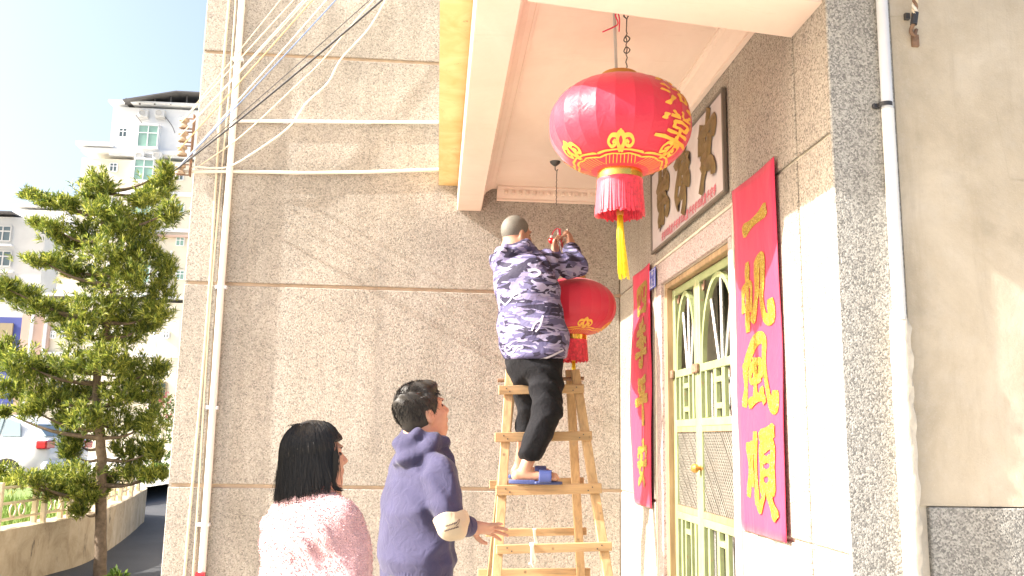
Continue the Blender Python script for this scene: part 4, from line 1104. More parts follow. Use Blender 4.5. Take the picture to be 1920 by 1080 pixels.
def glyph(m, strokes, place, wscale=1.0, lift=0.0, dlift=.0004, dome=.0, per=5):
    """adds brush strokes; place(x, y, h) puts the glyph square point with height h into the world"""
    for si, (w, pts) in enumerate(strokes):
        c = catmull(pts, per); n = len(c); b = len(m.v); h = lift + si * dlift
        for i, p in enumerate(c):
            t = c[min(i + 1, n - 1)] - c[max(i - 1, 0)]; t = t / (np.linalg.norm(t) + 1e-9)
            u = i / (n - 1)
            ww = w * wscale * .5 * (0.86 + .22 * math.cos(u * 6.28)) * (.72 if i in (0, n - 1) else 1.0)
            nx, ny = -t[1], t[0]
            e = (-.35 if i == 0 else .35 if i == n - 1 else 0) * ww
            q = (p[0] + t[0] * e, p[1] + t[1] * e)
            m.v.append(tuple(place(q[0] + nx * ww, q[1] + ny * ww, h)))
            m.v.append(tuple(place(q[0], q[1], h + dome)))
            m.v.append(tuple(place(q[0] - nx * ww, q[1] - ny * ww, h)))
        for i in range(n - 1):
            for k in (0, 1): a = b + i * 3 + k; m.f.append((a, a + 1, a + 4, a + 3))
    return m
# ---------------------------------------------------------------- couplets on the door wall
def couplet(y0, y1, z0, z1, chars, label, gl, bow=0.0, ch=.24):
    xw = X0 - .010
    t = empty('couplet', (xw, (y0 + y1) / 2, z0), label, 'couplet', 'red couplet cloths beside the door')
    NY, NZ_ = 10, 40; v = []
    def surf(y, z):
        s = (y - y0) / (y1 - y0); r = (z - z0) / (z1 - z0)
        return xw - .0065 - .0035 * math.sin(z * 6 + s * 4) - .0012 * math.sin(z * 13 - s * 7) - bow * max(0, s - .55) * math.sin(min(1, max(0, r * 1.15)) * 3.14) - .003 * math.sin(s * 19 + z * 2) * (1 - r)
    for j in range(NZ_ + 1):
        for i in range(NY + 1):
            y = y0 + (y1 - y0) * i / NY; z = z0 + (z1 - z0) * j / NZ_
            v.append((surf(y, z), y, z))
    f = [(j * (NY + 1) + i, j * (NY + 1) + i + 1, (j + 1) * (NY + 1) + i + 1, (j + 1) * (NY + 1) + i) for j in range(NZ_) for i in range(NY)]
    nv = len(v); v += [(x + .0022, y, z) for x, y, z in v]
    f += [tuple(q + nv for q in reversed(p)) for p in f]
    rim = [j * (NY + 1) for j in range(NZ_ + 1)] + [NZ_ * (NY + 1) + i for i in range(1, NY + 1)] + [j * (NY + 1) + NY for j in range(NZ_ - 1, -1, -1)] + [i for i in range(NY - 1, 0, -1)]
    f += [(rim[k], rim[(k + 1) % len(rim)], rim[(k + 1) % len(rim)] + nv, rim[k] + nv) for k in range(len(rim))]
    MB().add(v, f).build('cloth', M['red_cloth'], t, True)
    for nm, zc, hh, yc, wd in chars:
        def place(x, y, h, zc=zc, hh=hh, yc=yc, wd=wd):
            Y = yc - (x - .5) * wd; Z = zc + (y - .5) * hh
            return (surf(Y, Z) - .0025 - h, Y, Z)
        o = glyph(MB(), G[nm], place, 1.55, 0, .0003, .002).build('character', M[gl], t, True)
        o['label'] = 'gold brush-written character'
    return t
zz = lambda py, px=1435: atX(px, py, X0)[2]
R0, R1 = 3.238, 3.740
couplet(R0, R1, EYE - .355, EYE + 1.113, [('yi', zz(403), .20, 3.48, .30), ('fan', zz(545), .28, 3.485, .33), ('feng', zz(702), .28, 3.48, .33), ('shun', zz(880), .31, 3.485, .33)], 'red cloth couplet with four glittering gold characters on the pale wall between door and downpipe', 'glitter')
zl = lambda py: atX(1210, py, X0)[2]
couplet(5.31, 5.79, EYE - .39, EYE + 1.098, [('si', zl(562), .24, 5.53, .30), ('ji', zl(643), .28, 5.53, .28), ('ping', zl(750), .28, 5.54, .28), ('an', zl(868), .26, 5.54, .26)], 'red cloth couplet with dull gold characters in the porch corner behind the ladder', 'glitter', .05)
# ---------------------------------------------------------------- name board over the door
b0y, b1y, b0z, b1z = 3.825, 5.24, EYE + 1.135, EYE + 1.645
nbd = empty('name_board', (X0 - .02, (b0y + b1y) / 2, b0z), 'framed marble board with three large old-gold characters above the door', 'sign')
MB().box((X0 - .018, b0y + .012, b0z + .012), (X0 - .0065, b1y - .012, b1z - .012), .002).build('marble_slab', M['marble'], nbd)
fm = MB(); xx0, xx1 = X0 - .027, X0 - .006
fm.box((xx0, b0y, b0z), (xx1, b0y + .016, b1z), .003); fm.box((xx0, b1y - .016, b0z), (xx1, b1y, b1z), .003); fm.box((xx0, b0y + .0165, b0z), (xx1, b1y - .0165, b0z + .016), .003); fm.box((xx0, b0y + .0165, b1z - .016), (xx1, b1y - .0165, b1z), .003)
fm.build('frame', M['board_frame'], nbd)
for nm, yc in (('b1', 4.10), ('b2', 4.52), ('b3', 4.94)):
    glyph(MB(), G[nm], lambda x, y, h, yc=yc: (X0 - .019 - h, yc - (x - .5) * .33, (b0z + b1z) / 2 + .035 + (y - .5) * .34), 1.35, .002, .0006, .012).build('character', M['board_gold'], nbd, True)
sm = MB()
for k in range(20):
    y = 3.98 + k * .052; 
    gname = ['ji', 'an', 'ping', 'tang', 'feng', 'si'][k % 6]
    glyph(sm, G[gname], lambda x, yy, h, y=y: (X0 - .019 - h, y - (x - .5) * .045, b0z + .055 + (yy - .5) * .05), 1.5, .001, .0003)
sm.build('inscription', M['board_red'], nbd)
# ---------------------------------------------------------------- house number plate
pc_ = atX(1232, 521, X0)
hp = empty('house_number_plate', (X0 - .012, 5.235, pc_[2] - .06), 'small blue enamel house number plate by the left couplet', 'sign')
py0, py1, pz0, pz1 = 5.155, 5.30, pc_[2] - .062, pc_[2] + .062
MB().box((X0 - .022, py0, pz0), (X0 - .017, py1, pz1), .002).build('plate', M['plate_blue'], hp)
bd = MB()
for (a, b, c, d) in ((py0 + .006, py1 - .006, pz1 - .012, pz1 - .008), (py0 + .006, py1 - .006, pz0 + .008, pz0 + .012), (py0 + .006, py0 + .010, pz0 + .0125, pz1 - .0125), (py1 - .010, py1 - .006, pz0 + .0125, pz1 - .0125)):
    bd.box((X0 - .0232, a, c), (X0 - .0221, b, d))
bd.build('border', M['plate_white'], hp)
DG = {'2': [(.2, [(.1, .8), (.5, 1), (.9, .75), (.5, .4), (.1, 0), (.95, 0)])], '8': [(.2, [(.5, .5), (.1, .75), (.5, 1), (.9, .75), (.5, .5), (.05, .25), (.5, 0), (.95, .25), (.5, .5)])], '-': [(.2, [(.2, .45), (.8, .45)])], '1': [(.22, [(.3, .8), (.55, 1), (.55, 0)])]}
for k, chh in enumerate('28-1'):
    glyph(MB(), DG[chh], lambda x, y, h, k=k: (X0 - .0224 - h, py1 - .03 - k * .026 - x * .02, pz0 + .018 + y * .045), 1.0, 0, .0002).build('digit', M['plate_white'], hp)
for k, nm in enumerate(('ping', 'an')):
    glyph(MB(), G[nm], lambda x, y, h, k=k: (X0 - .0224 - h, py1 - .045 - k * .035 - x * .026, pz0 + .078 + y * .028), 1.2, 0, .0002).build('character', M['plate_white'], hp)
# little white paper tag on the jamb
o = MB().box((X0 - .009, 3.80, EYE + .20), (X0 - .0062, 3.85, EYE + .29), .0005).build('paper_tag', M['plate_white']); tag(o, 'small white paper tag pasted on the door jamb', 'tag')

# ================================================================ lanterns
def lantern(c, Rr, label, grp, chars=None, tilt=None, roll0=0.0):
    """c: centre of the red body"""
    s = Rr / .298; hh = .207 * s
    t = empty('lantern', tuple(c), label, 'lantern', grp)
    # profile
    def rad(u):                              # u in -1..1
        return Rr * (1 - abs(u) ** 2.25) ** .5
    u1 = 0.965
    ug = [math.sin(a) for a in np.linspace(-math.asin(u1), math.asin(u1), 19)]
    NG = 24
    def body_pt(th, u, h=0.0):
        r = rad(u)
        k = (th / (2 * math.pi / NG)) % 1.0
        r *= 1 - .022 * math.sin(k * math.pi) * (1 - .35 * u * u)     # cloth pulled flat between the ribs
        return (c[0] + (r + h) * math.cos(th), c[1] + (r + h) * math.sin(th), c[2] + hh * u + (h * u * .8))
    d = 2 * math.pi / NG
    for g_ in range(NG):
        v = []; ks = (0, .06, .5, .94, 1.0)
        for u in ug:
            for k in ks:
                p = body_pt(g_ * d + d * min(k, .9999), u)
                if k in (0, 1.0): p = body_pt(g_ * d + d * (0 if k == 0 else .99999), u, -.0004)
                v.append(p)
        f = [(i * 5 + j, i * 5 + j + 1, i * 5 + j + 6, i * 5 + j + 5) for i in range(len(ug) - 1) for j in range(4)]
        obj('gore', v, f, M['satin'], t, True)
    # rims
    zt, zb = c[2] + hh * u1, c[2] - hh * u1
    rc_ = rad(u1)
    autosmooth(MB().lathe([(rc_ * .96, -.006), (rc_ * 1.03, -.004), (rc_ * 1.0, .022 * s), (rc_ * .93, .03 * s), (rc_ * .85, .03 * s), (rc_ * .85, -.004)], (c[0], c[1], zt), 40).build('top_rim', M['gold_dull'], t), 50)
    autosmooth(MB().lathe([(rc_ * 1.12, .004), (rc_ * 1.14, -.012), (rc_ * 1.13, -.032 * s), (rc_ * 1.06, -.034 * s), (rc_ * 1.02, .004)], (c[0], c[1], zb), 48).build('bottom_rim', M['gold'], t), 50)
    # fringe
    fmz0, fmz1 = zb - .030 * s, zb - .172 * s
    m = MB()
    for k in range(230):
        th = 2 * math.pi * k / 230 + random.uniform(-.01, .01); r0 = rc_ * 1.10; r1 = r0 * random.uniform(1.02, 1.13); w = .0042 * s
        L = fmz1 - random.uniform(-.004, .016) * s; sw = random.uniform(-.05, .05)
        tx, ty = -math.sin(th), math.cos(th)
        P4 = []
        for q in (0, .35, .7, 1.0):
            rr = r0 + (r1 - r0) * q; aa = th + sw * q * q
            z = fmz0 + (L - fmz0) * q; px, py = c[0] + rr * math.cos(aa), c[1] + rr * math.sin(aa)
            P4 += [(px - tx * w, py - ty * w, z), (px + .002 * math.cos(th), py + .002 * math.sin(th), z), (px + tx * w, py + ty * w, z)]
        m.add(P4, [(i * 3 + j, i * 3 + j + 1, i * 3 + j + 4, i * 3 + j + 3) for i in range(3) for j in range(2)])
    o = m.build('fringe', M['fringe'], t, True); o['kind'] = 'stuff'
    autosmooth(MB().lathe([(rc_ * 1.145, 0), (rc_ * 1.16, -.006), (rc_ * 1.13, -.016 * s)], (c[0], c[1], zb - .0325 * s), 48).build('fringe_band', M['fringe'], t), 60)
    # lining (inner red cylinder, closes the view between the strands)
    MB().lathe([(rc_ * 1.06, fmz0 - zb), (rc_ * 1.04, (fmz1 - zb) * .80)], (c[0], c[1], zb), 32).build('lining', M['fringe'], t, True)
    # tassel
    tz0, tz1 = zb - .155 * s, zb - .44 * s
    cord = MB().tube([(c[0], c[1], zb - .02), (c[0], c[1], tz0 + .01)], .0035 * s, 6); cord.build('cord', M['gold_dull'], t)
    autosmooth(MB().lathe([(.001, .03 * s), (.012 * s, .026 * s), (.0165 * s, .012 * s), (.013 * s, 0), (.0165 * s, -.01 * s), (.014 * s, -.022 * s), (.001, -.024 * s)], (c[0], c[1], tz0 - .005), 14).build('tassel_knot', M['gold_dull'], t), 60)
    m = MB()
    for k in range(46):
        a = 2.399 * k; r = .015 * s * math.sqrt((k + .5) / 46); sp = random.uniform(1.0, 1.9)
        dx = .012 * s
        L = tz1 + random.uniform(-.01, .02) * s
        pts = [(c[0] + r * .7 * math.cos(a), c[1] + r * .7 * math.sin(a), tz0 - .02 * s), (c[0] + r * math.cos(a) + dx * .2, c[1] + r * math.sin(a), (tz0 * .6 + L * .4)), (c[0] + r * sp * math.cos(a) + dx, c[1] + r * sp * math.sin(a), L)]
        m.tube(pts, .0021 * s, 4)
    o = m.build('tassel', M['tassel'], t, True); o['kind'] = 'stuff'
    # gold motif band: eight cloud heads round the bottom
    def wrap(th0, sx, sy, u0):
        def place(x, y, h):
            # x, y in metres-ish on the surface: arc length round / up the body
            u = u0 + y * sy / hh
            u = max(min(u, .97), -.972)
            r = max(rad(u), .05)
            return body_pt(th0 + x * sx / r, u, .0016 + h)
        return place
    scroll = [(.16, [(0, .62), (-.10, .50), (-.14, .30), (-.06, .10), (0, .02)]), (.16, [(0, .62), (.10, .50), (.14, .30), (.06, .10), (0, .02)]),
              (.13, [(-.12, .48), (-.38, .50), (-.52, .30), (-.38, .14), (-.22, .22), (-.30, .32)]), (.13, [(.12, .48), (.38, .50), (.52, .30), (.38, .14), (.22, .22), (.30, .32)]), (.08, [(0, .56), (0, .72)]),
              (.055, [(-1.0, .0), (-.5, .04), (0, .05), (.5, .04), (1.0, .0)]), (.04, [(-.9, -.12), (-.4, -.06), (0, -.08), (.4, -.06), (.9, -.12)])]
    # tooth ring next to the rim
    for k in range(6):
        th0 = roll0 + 2 * math.pi * k / 6
        glyph(MB(), scroll, wrap(th0, .095 * s, .088 * s, -.80), 1.2, 0, .0003, 0, 6).build('cloud_motif', M['gold_print'], t, True)
        tm = MB()
        for q in np.linspace(-.95, .95, 9):
            glyph(tm, [(.07, [(q, -.30), (q + .02, -.10)])], wrap(th0, .062 * s, .085 * s, -.80), 1.0, .0004, 0, 0, 3)
        tm.build('tooth_motif', M['gold_print'], t)
    if chars:
        th0, lst = chars
        for nm, uc, hgt, wd in lst:
            def place(x, y, h, uc=uc, hgt=hgt, wd=wd):
                u = uc + (y - .5) * hgt / hh * .5 * 2
                u = max(min(u, .96), -.96)
                # reading from outside, x runs with increasing angle seen from the front
                return body_pt(th0 + (x - .5) * wd / max(rad(u), .08), u, .0016 + h)
            o = glyph(MB(), G[nm], place, .95, 0, .0003, 0, 6).build('character', M['gold_print'], t, True)
    return t, zt, rc_
LY = 3.42
c1 = atY(1162, 238, LY); 
ang_cam = math.atan2(-c1[1], -c1[0])         # towards the camera
L1, zt1, rc1 = lantern(c1, .292, 'large glossy red lantern with gold characters and long yellow tassel hanging in the porch', 'red festival lanterns', (ang_cam + R_(58), [('qing', .78, .092, .19), ('he', .26, .098, .215), ('tang', -.30, .105, .225)]), roll0=ang_cam + R_(1))
c2 = atY(1076, 576, 5.50)
L2, zt2, rc2 = lantern(c2, .268, 'red lantern being hung by the man on the ladder', 'red festival lanterns', (math.atan2(-c2[1], -c2[0]) - R_(75), [('qing', .70, .095, .15), ('he', .22, .10, .16), ('tang', -.28, .105, .17)]), roll0=math.atan2(-c2[1], -c2[0]) + R_(20))
# suspension of lantern 1: flat iron rod and wire from a ceiling hook
def hook(p, zbot, label, wire_label):
    t = empty('ceiling_hook', (p[0], p[1], ZC), label, 'hook')
    autosmooth(MB().lathe([(.001, -.03), (.01, -.03), (.018, -.024), (.032, -.012), (.036, -.001), (.001, -.001)], (p[0], p[1], ZC), 18).build('rose', M['steel_dark'], t), 60)
    MB().tube([(p[0], p[1], ZC - .028), (p[0], p[1], ZC - .055), (p[0] + .012, p[1], ZC - .066), (p[0] + .018, p[1], ZC - .052)], .0032, 6).build('hook_eye', M['steel_dark'], t)
    pts = [(p[0] + .012, p[1], ZC - .062), (p[0] + .010, p[1], ZC - .11)]
    n = 24
    for k in range(n):
        q = k / (n - 1); z = ZC - .12 + (zbot - ZC + .12) * q
        pts.append((p[0] + .010 + .0028 * math.sin(k * 1.7), p[1] + .002 * math.cos(k * 1.3), z))
    MB().tube(pts, .0026, 5).build('wire', M['steel_dark'], t)
    return t, pts
h1 = np.array([c1[0] + .022, c1[1] + .01, ZC])
ht, hp_ = hook(h1, zt1 + .004, 'dark ceiling hook with knotted wire holding the large lantern', '')
# knots in the wire
for z in (ZC - .155, ZC - .205):
    q = [(h1[0] + .012 + .012 * math.cos(a) * (1 + .2 * math.sin(2 * a)), h1[1] + .004 * math.sin(a * 2), z + .014 * math.sin(a)) for a in np.linspace(0, 11, 26)]
    MB().tube(q, .0026, 5).build('knot', M['steel_dark'], ht)
rt = empty('hanging_rod', (c1[0] - .012, c1[1], zt1), 'grey hanging rod tied with red thread above the large lantern', 'rod')
MB().beam((c1[0] - .012, c1[1], zt1 - .02), (c1[0] - .020, c1[1] + .012, ZC - .0005), (1, .2, 0), .013, .006, .001).build('rod', M['far_grey'], rt)
q0 = np.array([c1[0] - .014, c1[1] - .004, ZC - .06])
MB().tube(catmull([q0 + [.012, 0, .03], q0 + [-.004, -.004, .0], q0 + [.006, -.004, -.03], q0 + [-.004, -.006, -.05], q0 + [-.06, -.01, -.082]], 5), .003, 5).build('thread', M['red_cloth'], rt)
MB().tube(catmull([q0 + [.004, -.004, .02], q0 + [.012, -.008, -.02], q0 + [.010, -.008, -.075]], 5), .0028, 5).build('thread', M['red_cloth'], rt)
h2 = atZ(1041, 303, ZC)
hook(h2, atY(1038, 385, h2[1])[2], 'dark ceiling hook with a bare wire above the man on the ladder', '')
# bail rods of lantern 2
bl = empty('hanging_rod', (c2[0], c2[1], zt2), 'shiny twin hanging rods with a red bead gripped by the man on the ladder', 'rod')
ra, rb = atY(1045, 430, 5.44), atY(1064, 429, 5.47)
ra0, rb0 = np.array([c2[0] - .055, c2[1] - .01, zt2 - .01]), np.array([c2[0] - .012, c2[1], zt2 - .01])
for a, b in ((ra0, ra), (rb0, rb)):
    autosmooth(MB().tube([a, b], .0065, 8).build('rod', M['stainless'], bl))
bead = atY(1034, 451, 5.44)
autosmooth(MB().lathe([(.001, -.022), (.012, -.019), (.021, -.006), (.021, .004), (.012, .018), (.001, .021)], tuple(bead), 14).build('bead', M['car_red'], bl), 60)
autosmooth(MB().lathe([(.001, .016), (.009, .018), (.010, .032), (.001, .036)], tuple(bead), 12).build('bead_cap', M['plate_white'], bl), 60)
MB().tube(catmull([bead + [0, 0, .03], (bead + ra) / 2 + [0, 0, .03], ra + [.01, 0, .0], ra + [.02, 0, -.08]], 5), .0035, 5).build('thread', M['red_cloth'], bl)
MB().tube(catmull([ra + [.018, 0, .005], ra + [.024, 0, -.06], (ra0 + ra) / 2 + [.02, 0, 0]], 5), .004, 5).build('thread', M['red_cloth'], bl)

# ================================================================ wooden trestle ladder
LT = EYE + .425                              # top
FY, FK = 5.285, -.25                         # front frame plane Y = FY + FK*(LT - z)
RY, RK = 5.345, .26
lad = empty('trestle_ladder', (.68, 5.3, 0), 'home-made wooden trestle ladder with unequal rungs under the man hanging the lantern', 'ladder')
def fp(px, py): return at_frame(px, py, FY, FK, LT)
def rp(px, py): return at_frame(px, py, RY, RK, LT)
def stile(a, b):
    a = np.array(a); b = np.array(b)
    g_ = a + (b - a) * (a[2] - .006) / (a[2] - b[2])
    MB().beam(g_, a, (1, 0, 0), .052, .032, .003).build('stile', M['wood_v'], lad)
stile(fp(956, 694), fp(931, 1080)); stile(fp(1078, 694), fp(1140, 1080))
stile(rp(962, 698), rp(921, 1080)); stile(rp(1068, 694), rp(1089, 1080))
def rung(a, b, h, t, off, mat='wood_h'):
    a = np.array(a) + [0, off, 0]; b = np.array(b) + [0, off, 0]
    return MB().beam(a, b, (0, 0, 1), h, t, .003).build('rung', M[mat], lad)
RUNGS_F = [((934, 732), (1093, 729), .052), ((927, 820), (1108, 817), .054), ((929, 919), (1126, 915), .056), ((930, 1029), (1145, 1023), .048)]
for a, b, h in RUNGS_F: rung(fp(*a), fp(*b), h, .024, -.029)
for a, b, h in [((918, 909), (1096, 903), .050), ((911, 1000), (1101, 997), .046), ((896, 1076), (1108, 1074), .05)]: rung(rp(*a), rp(*b), h, .024, .029)
for zz_ in (.24, .02): pass
for k in (1,):                               # lowest rungs below the picture
    a, b = fp(930, 1029), fp(1145, 1023)
    for z in (.40,):
        s0, s1 = fp(956, 694), fp(931, 1080); q0 = s0 + (s1 - s0) * (s0[2] - z) / (s0[2] - s1[2]); s0, s1 = fp(1078, 694), fp(1140, 1080); q1 = s0 + (s1 - s0) * (s0[2] - z) / (s0[2] - s1[2])
        rung(q0 - [.06, 0, 0], q1 + [.06, 0, 0], .05, .024, -.029)
        s0, s1 = rp(962, 698), rp(921, 1080); q0 = s0 + (s1 - s0) * (s0[2] - z) / (s0[2] - s1[2]); s0, s1 = rp(1068, 694), rp(1089, 1080); q1 = s0 + (s1 - s0) * (s0[2] - z) / (s0[2] - s1[2])
        rung(q0 - [.06, 0, 0], q1 + [.06, 0, 0], .05, .024, .029)
for a, b, h in RUNGS_F:                      # nail heads where the rungs cross the stiles
    A_, B_ = np.array(fp(*a)), np.array(fp(*b))
    for q in (.09, .13, .87, .91):
        c = A_ + (B_ - A_) * q + np.array([0, -.029 - .0125, .008 if q in (.09, .91) else -.010])
        MB().tube([c, c + np.array([0, -.002, 0])], .0042, 7).build('nail', M['steel_dark'], lad)
# top cross bolt
a, b = fp(940, 716), fp(1090, 712)
MB().tube([np.array(a) + [-.02, .03, .01], np.array(b) + [.02, .03, .01]], .012, 8).build('hinge_rod', M['rust'], lad)
# rag ties
for px, py, ff in ((1001, 1000, rp), (996, 1026, fp)):
    c = np.array(ff(px, py)) + [0, -.044 if ff is fp else .012, 0]
    m = MB()
    for k in range(5):
        dx = random.uniform(-.015, .015)
        m.tube(catmull([c + [dx, -.004, .028], c + [dx * .5, -.014, 0], c + [dx + .01, -.008, -.04 - .03 * random.random()], c + [dx + random.uniform(-.02, .03), -.004, -.075 - .03 * random.random()]], 4), [.005] * 12 + [.003], 5)
    o = m.build('rag_tie', M['white_cable'], lad, True)

# ================================================================ people: smooth implicit surfaces turned into meshes
def V3(*a): return np.array(a, dtype=np.float32)
def cap(P, a, b, r1, r2):
    a = np.asarray(a, np.float32); b = np.asarray(b, np.float32); ab = b - a
    t = np.clip(((P - a) @ ab) / max(float(ab @ ab), 1e-9), 0, 1)
    return np.linalg.norm(P - a - t[:, None] * ab, axis=1) - (r1 + (r2 - r1) * t)
def chain(P, pts, rs, k=0.0):
    d = None
    for i in range(len(pts) - 1):
        q = cap(P, pts[i], pts[i + 1], rs[i], rs[i + 1])
        d = q if d is None else (smin(d, q, k) if k else np.minimum(d, q))
    return d
def ell(P, c, r, B=None):
    q = P - np.asarray(c, np.float32)
    if B is not None: q = q @ np.asarray(B, np.float32).T      # rows of B: local axes
    r = np.asarray(r, np.float32)
    k0 = np.linalg.norm(q / r, axis=1); k1 = np.linalg.norm(q / (r * r), axis=1)
    return k0 * (k0 - 1.0) / np.maximum(k1, 1e-6)
def smin(a, b, k):
    h = np.clip(0.5 + 0.5 * (b - a) / k, 0, 1)
    return b + (a - b) * h - k * h * (1 - h)
def smax(a, b, k): return -smin(-a, -b, k)
def column(P, zs_, cx, cy, a, b, fwd, round_=.03):
    """upright body of elliptical sections; a: half width sideways, b: half depth along fwd"""
    z = P[:, 2]; zs_ = np.asarray(zs_)
    f = lambda arr: np.interp(z, zs_, arr)
    x = P[:, 0] - f(cx); y = P[:, 1] - f(cy)
    u = x * fwd[0] + y * fwd[1]; v = -x * fwd[1] + y * fwd[0]
    A, Bb = f(a), f(b)
    q = np.sqrt((v / A) ** 2 + (u / Bb) ** 2)
    d = (q - 1) * np.minimum(A, Bb)
    return smax(smax(d, zs_[0] - z, round_), z - zs_[-1], round_)
def wav(P, k, ph, w):
    k = np.asarray(k, np.float32); w = np.asarray(w, np.float32)
    return np.sin(P @ k + ph + 1.6 * np.sin(P @ w + ph * 1.7))
def sdf_mesh(f, lo, hi, h, blk=8):
    lo = np.asarray(lo, np.float64); hi = np.asarray(hi, np.float64)
    nb = np.ceil((hi - lo) / (h * blk)).astype(int); n = nb * blk
    ctr = np.stack(np.meshgrid(*[lo[i] + h * blk * (np.arange(nb[i]) + .5) for i in range(3)], indexing='ij'), -1).reshape(-1, 3).astype(np.float32)
    dc = f(ctr).reshape(nb)
    D = np.repeat(np.repeat(np.repeat(dc, blk, 0), blk, 1), blk, 2).astype(np.float32)
    act = np.argwhere(np.abs(dc) < h * blk * 1.35 + .03)
    off = np.stack(np.meshgrid(*[np.arange(blk)] * 3, indexing='ij'), -1).reshape(-1, 3)
    for s in range(0, len(act), 600):
        idx = (act[s:s + 600, None, :] * blk + off[None]).reshape(-1, 3)
        D[idx[:, 0], idx[:, 1], idx[:, 2]] = f((lo + idx * h).astype(np.float32))
    ins = D < 0
    cs = [(i, j, k) for i in (0, 1) for j in (0, 1) for k in (0, 1)]
    cnt = sum(ins[i:n[0] - 1 + i, j:n[1] - 1 + j, k:n[2] - 1 + k].astype(np.int8) for i, j, k in cs)
    cells = np.argwhere((cnt > 0) & (cnt < 8))
    vid = -np.ones(tuple(n - 1), dtype=np.int64); vid[cells[:, 0], cells[:, 1], cells[:, 2]] = np.arange(len(cells))
    dv = {c: D[cells[:, 0] + c[0], cells[:, 1] + c[1], cells[:, 2] + c[2]] for c in cs}
    acc = np.zeros((len(cells), 3)); num = np.zeros(len(cells))
    for a in cs:
        for ax in range(3):
            if a[ax] == 0:
                b = list(a); b[ax] = 1; b = tuple(b)
                da, db = dv[a], dv[b]; m = (da < 0) != (db < 0)
                t = np.where(m, da / np.where(m, da - db, 1), 0)
                p = np.array(a, float)[None].repeat(len(cells), 0); p[:, ax] = t
                acc += p * m[:, None]; num += m
    verts = lo + (cells + acc / num[:, None]) * h
    faces = []
    for ax in range(3):
        o1, o2 = [q for q in range(3) if q != ax]
        sl0 = [slice(None)] * 3; sl1 = [slice(None)] * 3
        sl0[ax] = slice(0, n[ax] - 1); sl1[ax] = slice(1, n[ax])
        A, Bq = ins[tuple(sl0)], ins[tuple(sl1)]
        e = np.argwhere(A != Bq)
        e = e[(e[:, o1] > 0) & (e[:, o2] > 0) & (e[:, o1] < n[o1] - 1) & (e[:, o2] < n[o2] - 1)]
        fl = A[e[:, 0], e[:, 1], e[:, 2]]
        def cid(d1, d2):
            q = e.copy(); q[:, o1] += d1; q[:, o2] += d2
            return vid[q[:, 0], q[:, 1], q[:, 2]]
        quad = np.stack([cid(-1, -1), cid(0, -1), cid(0, 0), cid(-1, 0)], 1)
        flip = fl if ax != 1 else ~fl
        quad[~flip] = quad[~flip][:, ::-1]
        faces.append(quad)
    faces = np.concatenate(faces)
    return verts, faces[(faces >= 0).all(1)]
def smesh(name, f, lo, hi, h, mat, parent):
    v, q = sdf_mesh(f, lo, hi, h)
    return obj(name, v, q, M[mat], parent, True)
def basis(az, pitch, roll=0.0):
    """head axes: forward, left, up; az from +X towards +Y, pitch up"""
    f = np.array([math.cos(az) * math.cos(pitch), math.sin(az) * math.cos(pitch), math.sin(pitch)])
    l = np.array([-math.sin(az), math.cos(az), 0.0]); u = np.cross(f, l)
    l2 = l * math.cos(roll) + u * math.sin(roll); u2 = np.cross(f, l2)
    return np.stack([f, l2, u2])
def head_sdf(P, c, B, s=1.0):
    q = ((P - np.asarray(c, np.float32)) @ np.asarray(B, np.float32).T) / s
    d = ell(q, (-.015, 0, .030), (.098, .077, .098))
    d = smin(d, ell(q, (.030, 0, -.040), (.062, .058, .080)), .03)
    d = smin(d, ell(q, (.055, 0, -.092), (.030, .030, .024)), .02)
    for y in (-1, 1):
        d = smin(d, ell(q, (.055, y * .038, -.030), (.034, .026, .030)), .015)
        ear = ell(q, (-.008, y * .079, -.012), (.020, .010, .033))
        ear = smax(ear, -ell(q, (.000, y * .090, -.010), (.011, .009, .020)), .004)
        d = smin(d, ear, .006)
        d = smax(d, -ell(q, (.098, y * .033, .004), (.014, .018, .011)), .012)
    d = smin(d, ell(q, (.082, 0, .030), (.017, .050, .010)), .014)
    d = smin(d, cap(q, (.084, 0, .012), (.106, 0, -.026), .008, .0125), .012)
    d = smin(d, ell(q, (.098, 0, -.032), (.012, .017, .009)), .007)
    d = smin(d, ell(q, (.088, 0, -.058), (.013, .024, .0075)), .005)
    d = smin(d, ell(q, (.085, 0, -.070), (.013, .020, .0075)), .004)
    return d * s
def eyes(c, B, s, par):
    for y in (-1, 1):
        p = np.asarray(c) + (np.array([.0775, y * .033, .004]) * s) @ B
        m = MB(); m.lathe([(.001, -.007), (.006, -.005), (.009, 0), (.006, .005), (.001, .007)], tuple(p), 12)
        o = m.build('eye', M['eye'], par, True)
        bm = MB(); q = [np.asarray(c) + (np.array([.090 - abs(t) * .012, y * (.033 + t * .022), .026 + .004 * math.cos(t * 2.5)]) * s) @ B for t in np.linspace(-1, 1, 7)]
        bm.tube(q, [.002, .003, .0035, .0035, .003, .0025, .0015], 5).build('eyebrow', M['hair'], par, True)
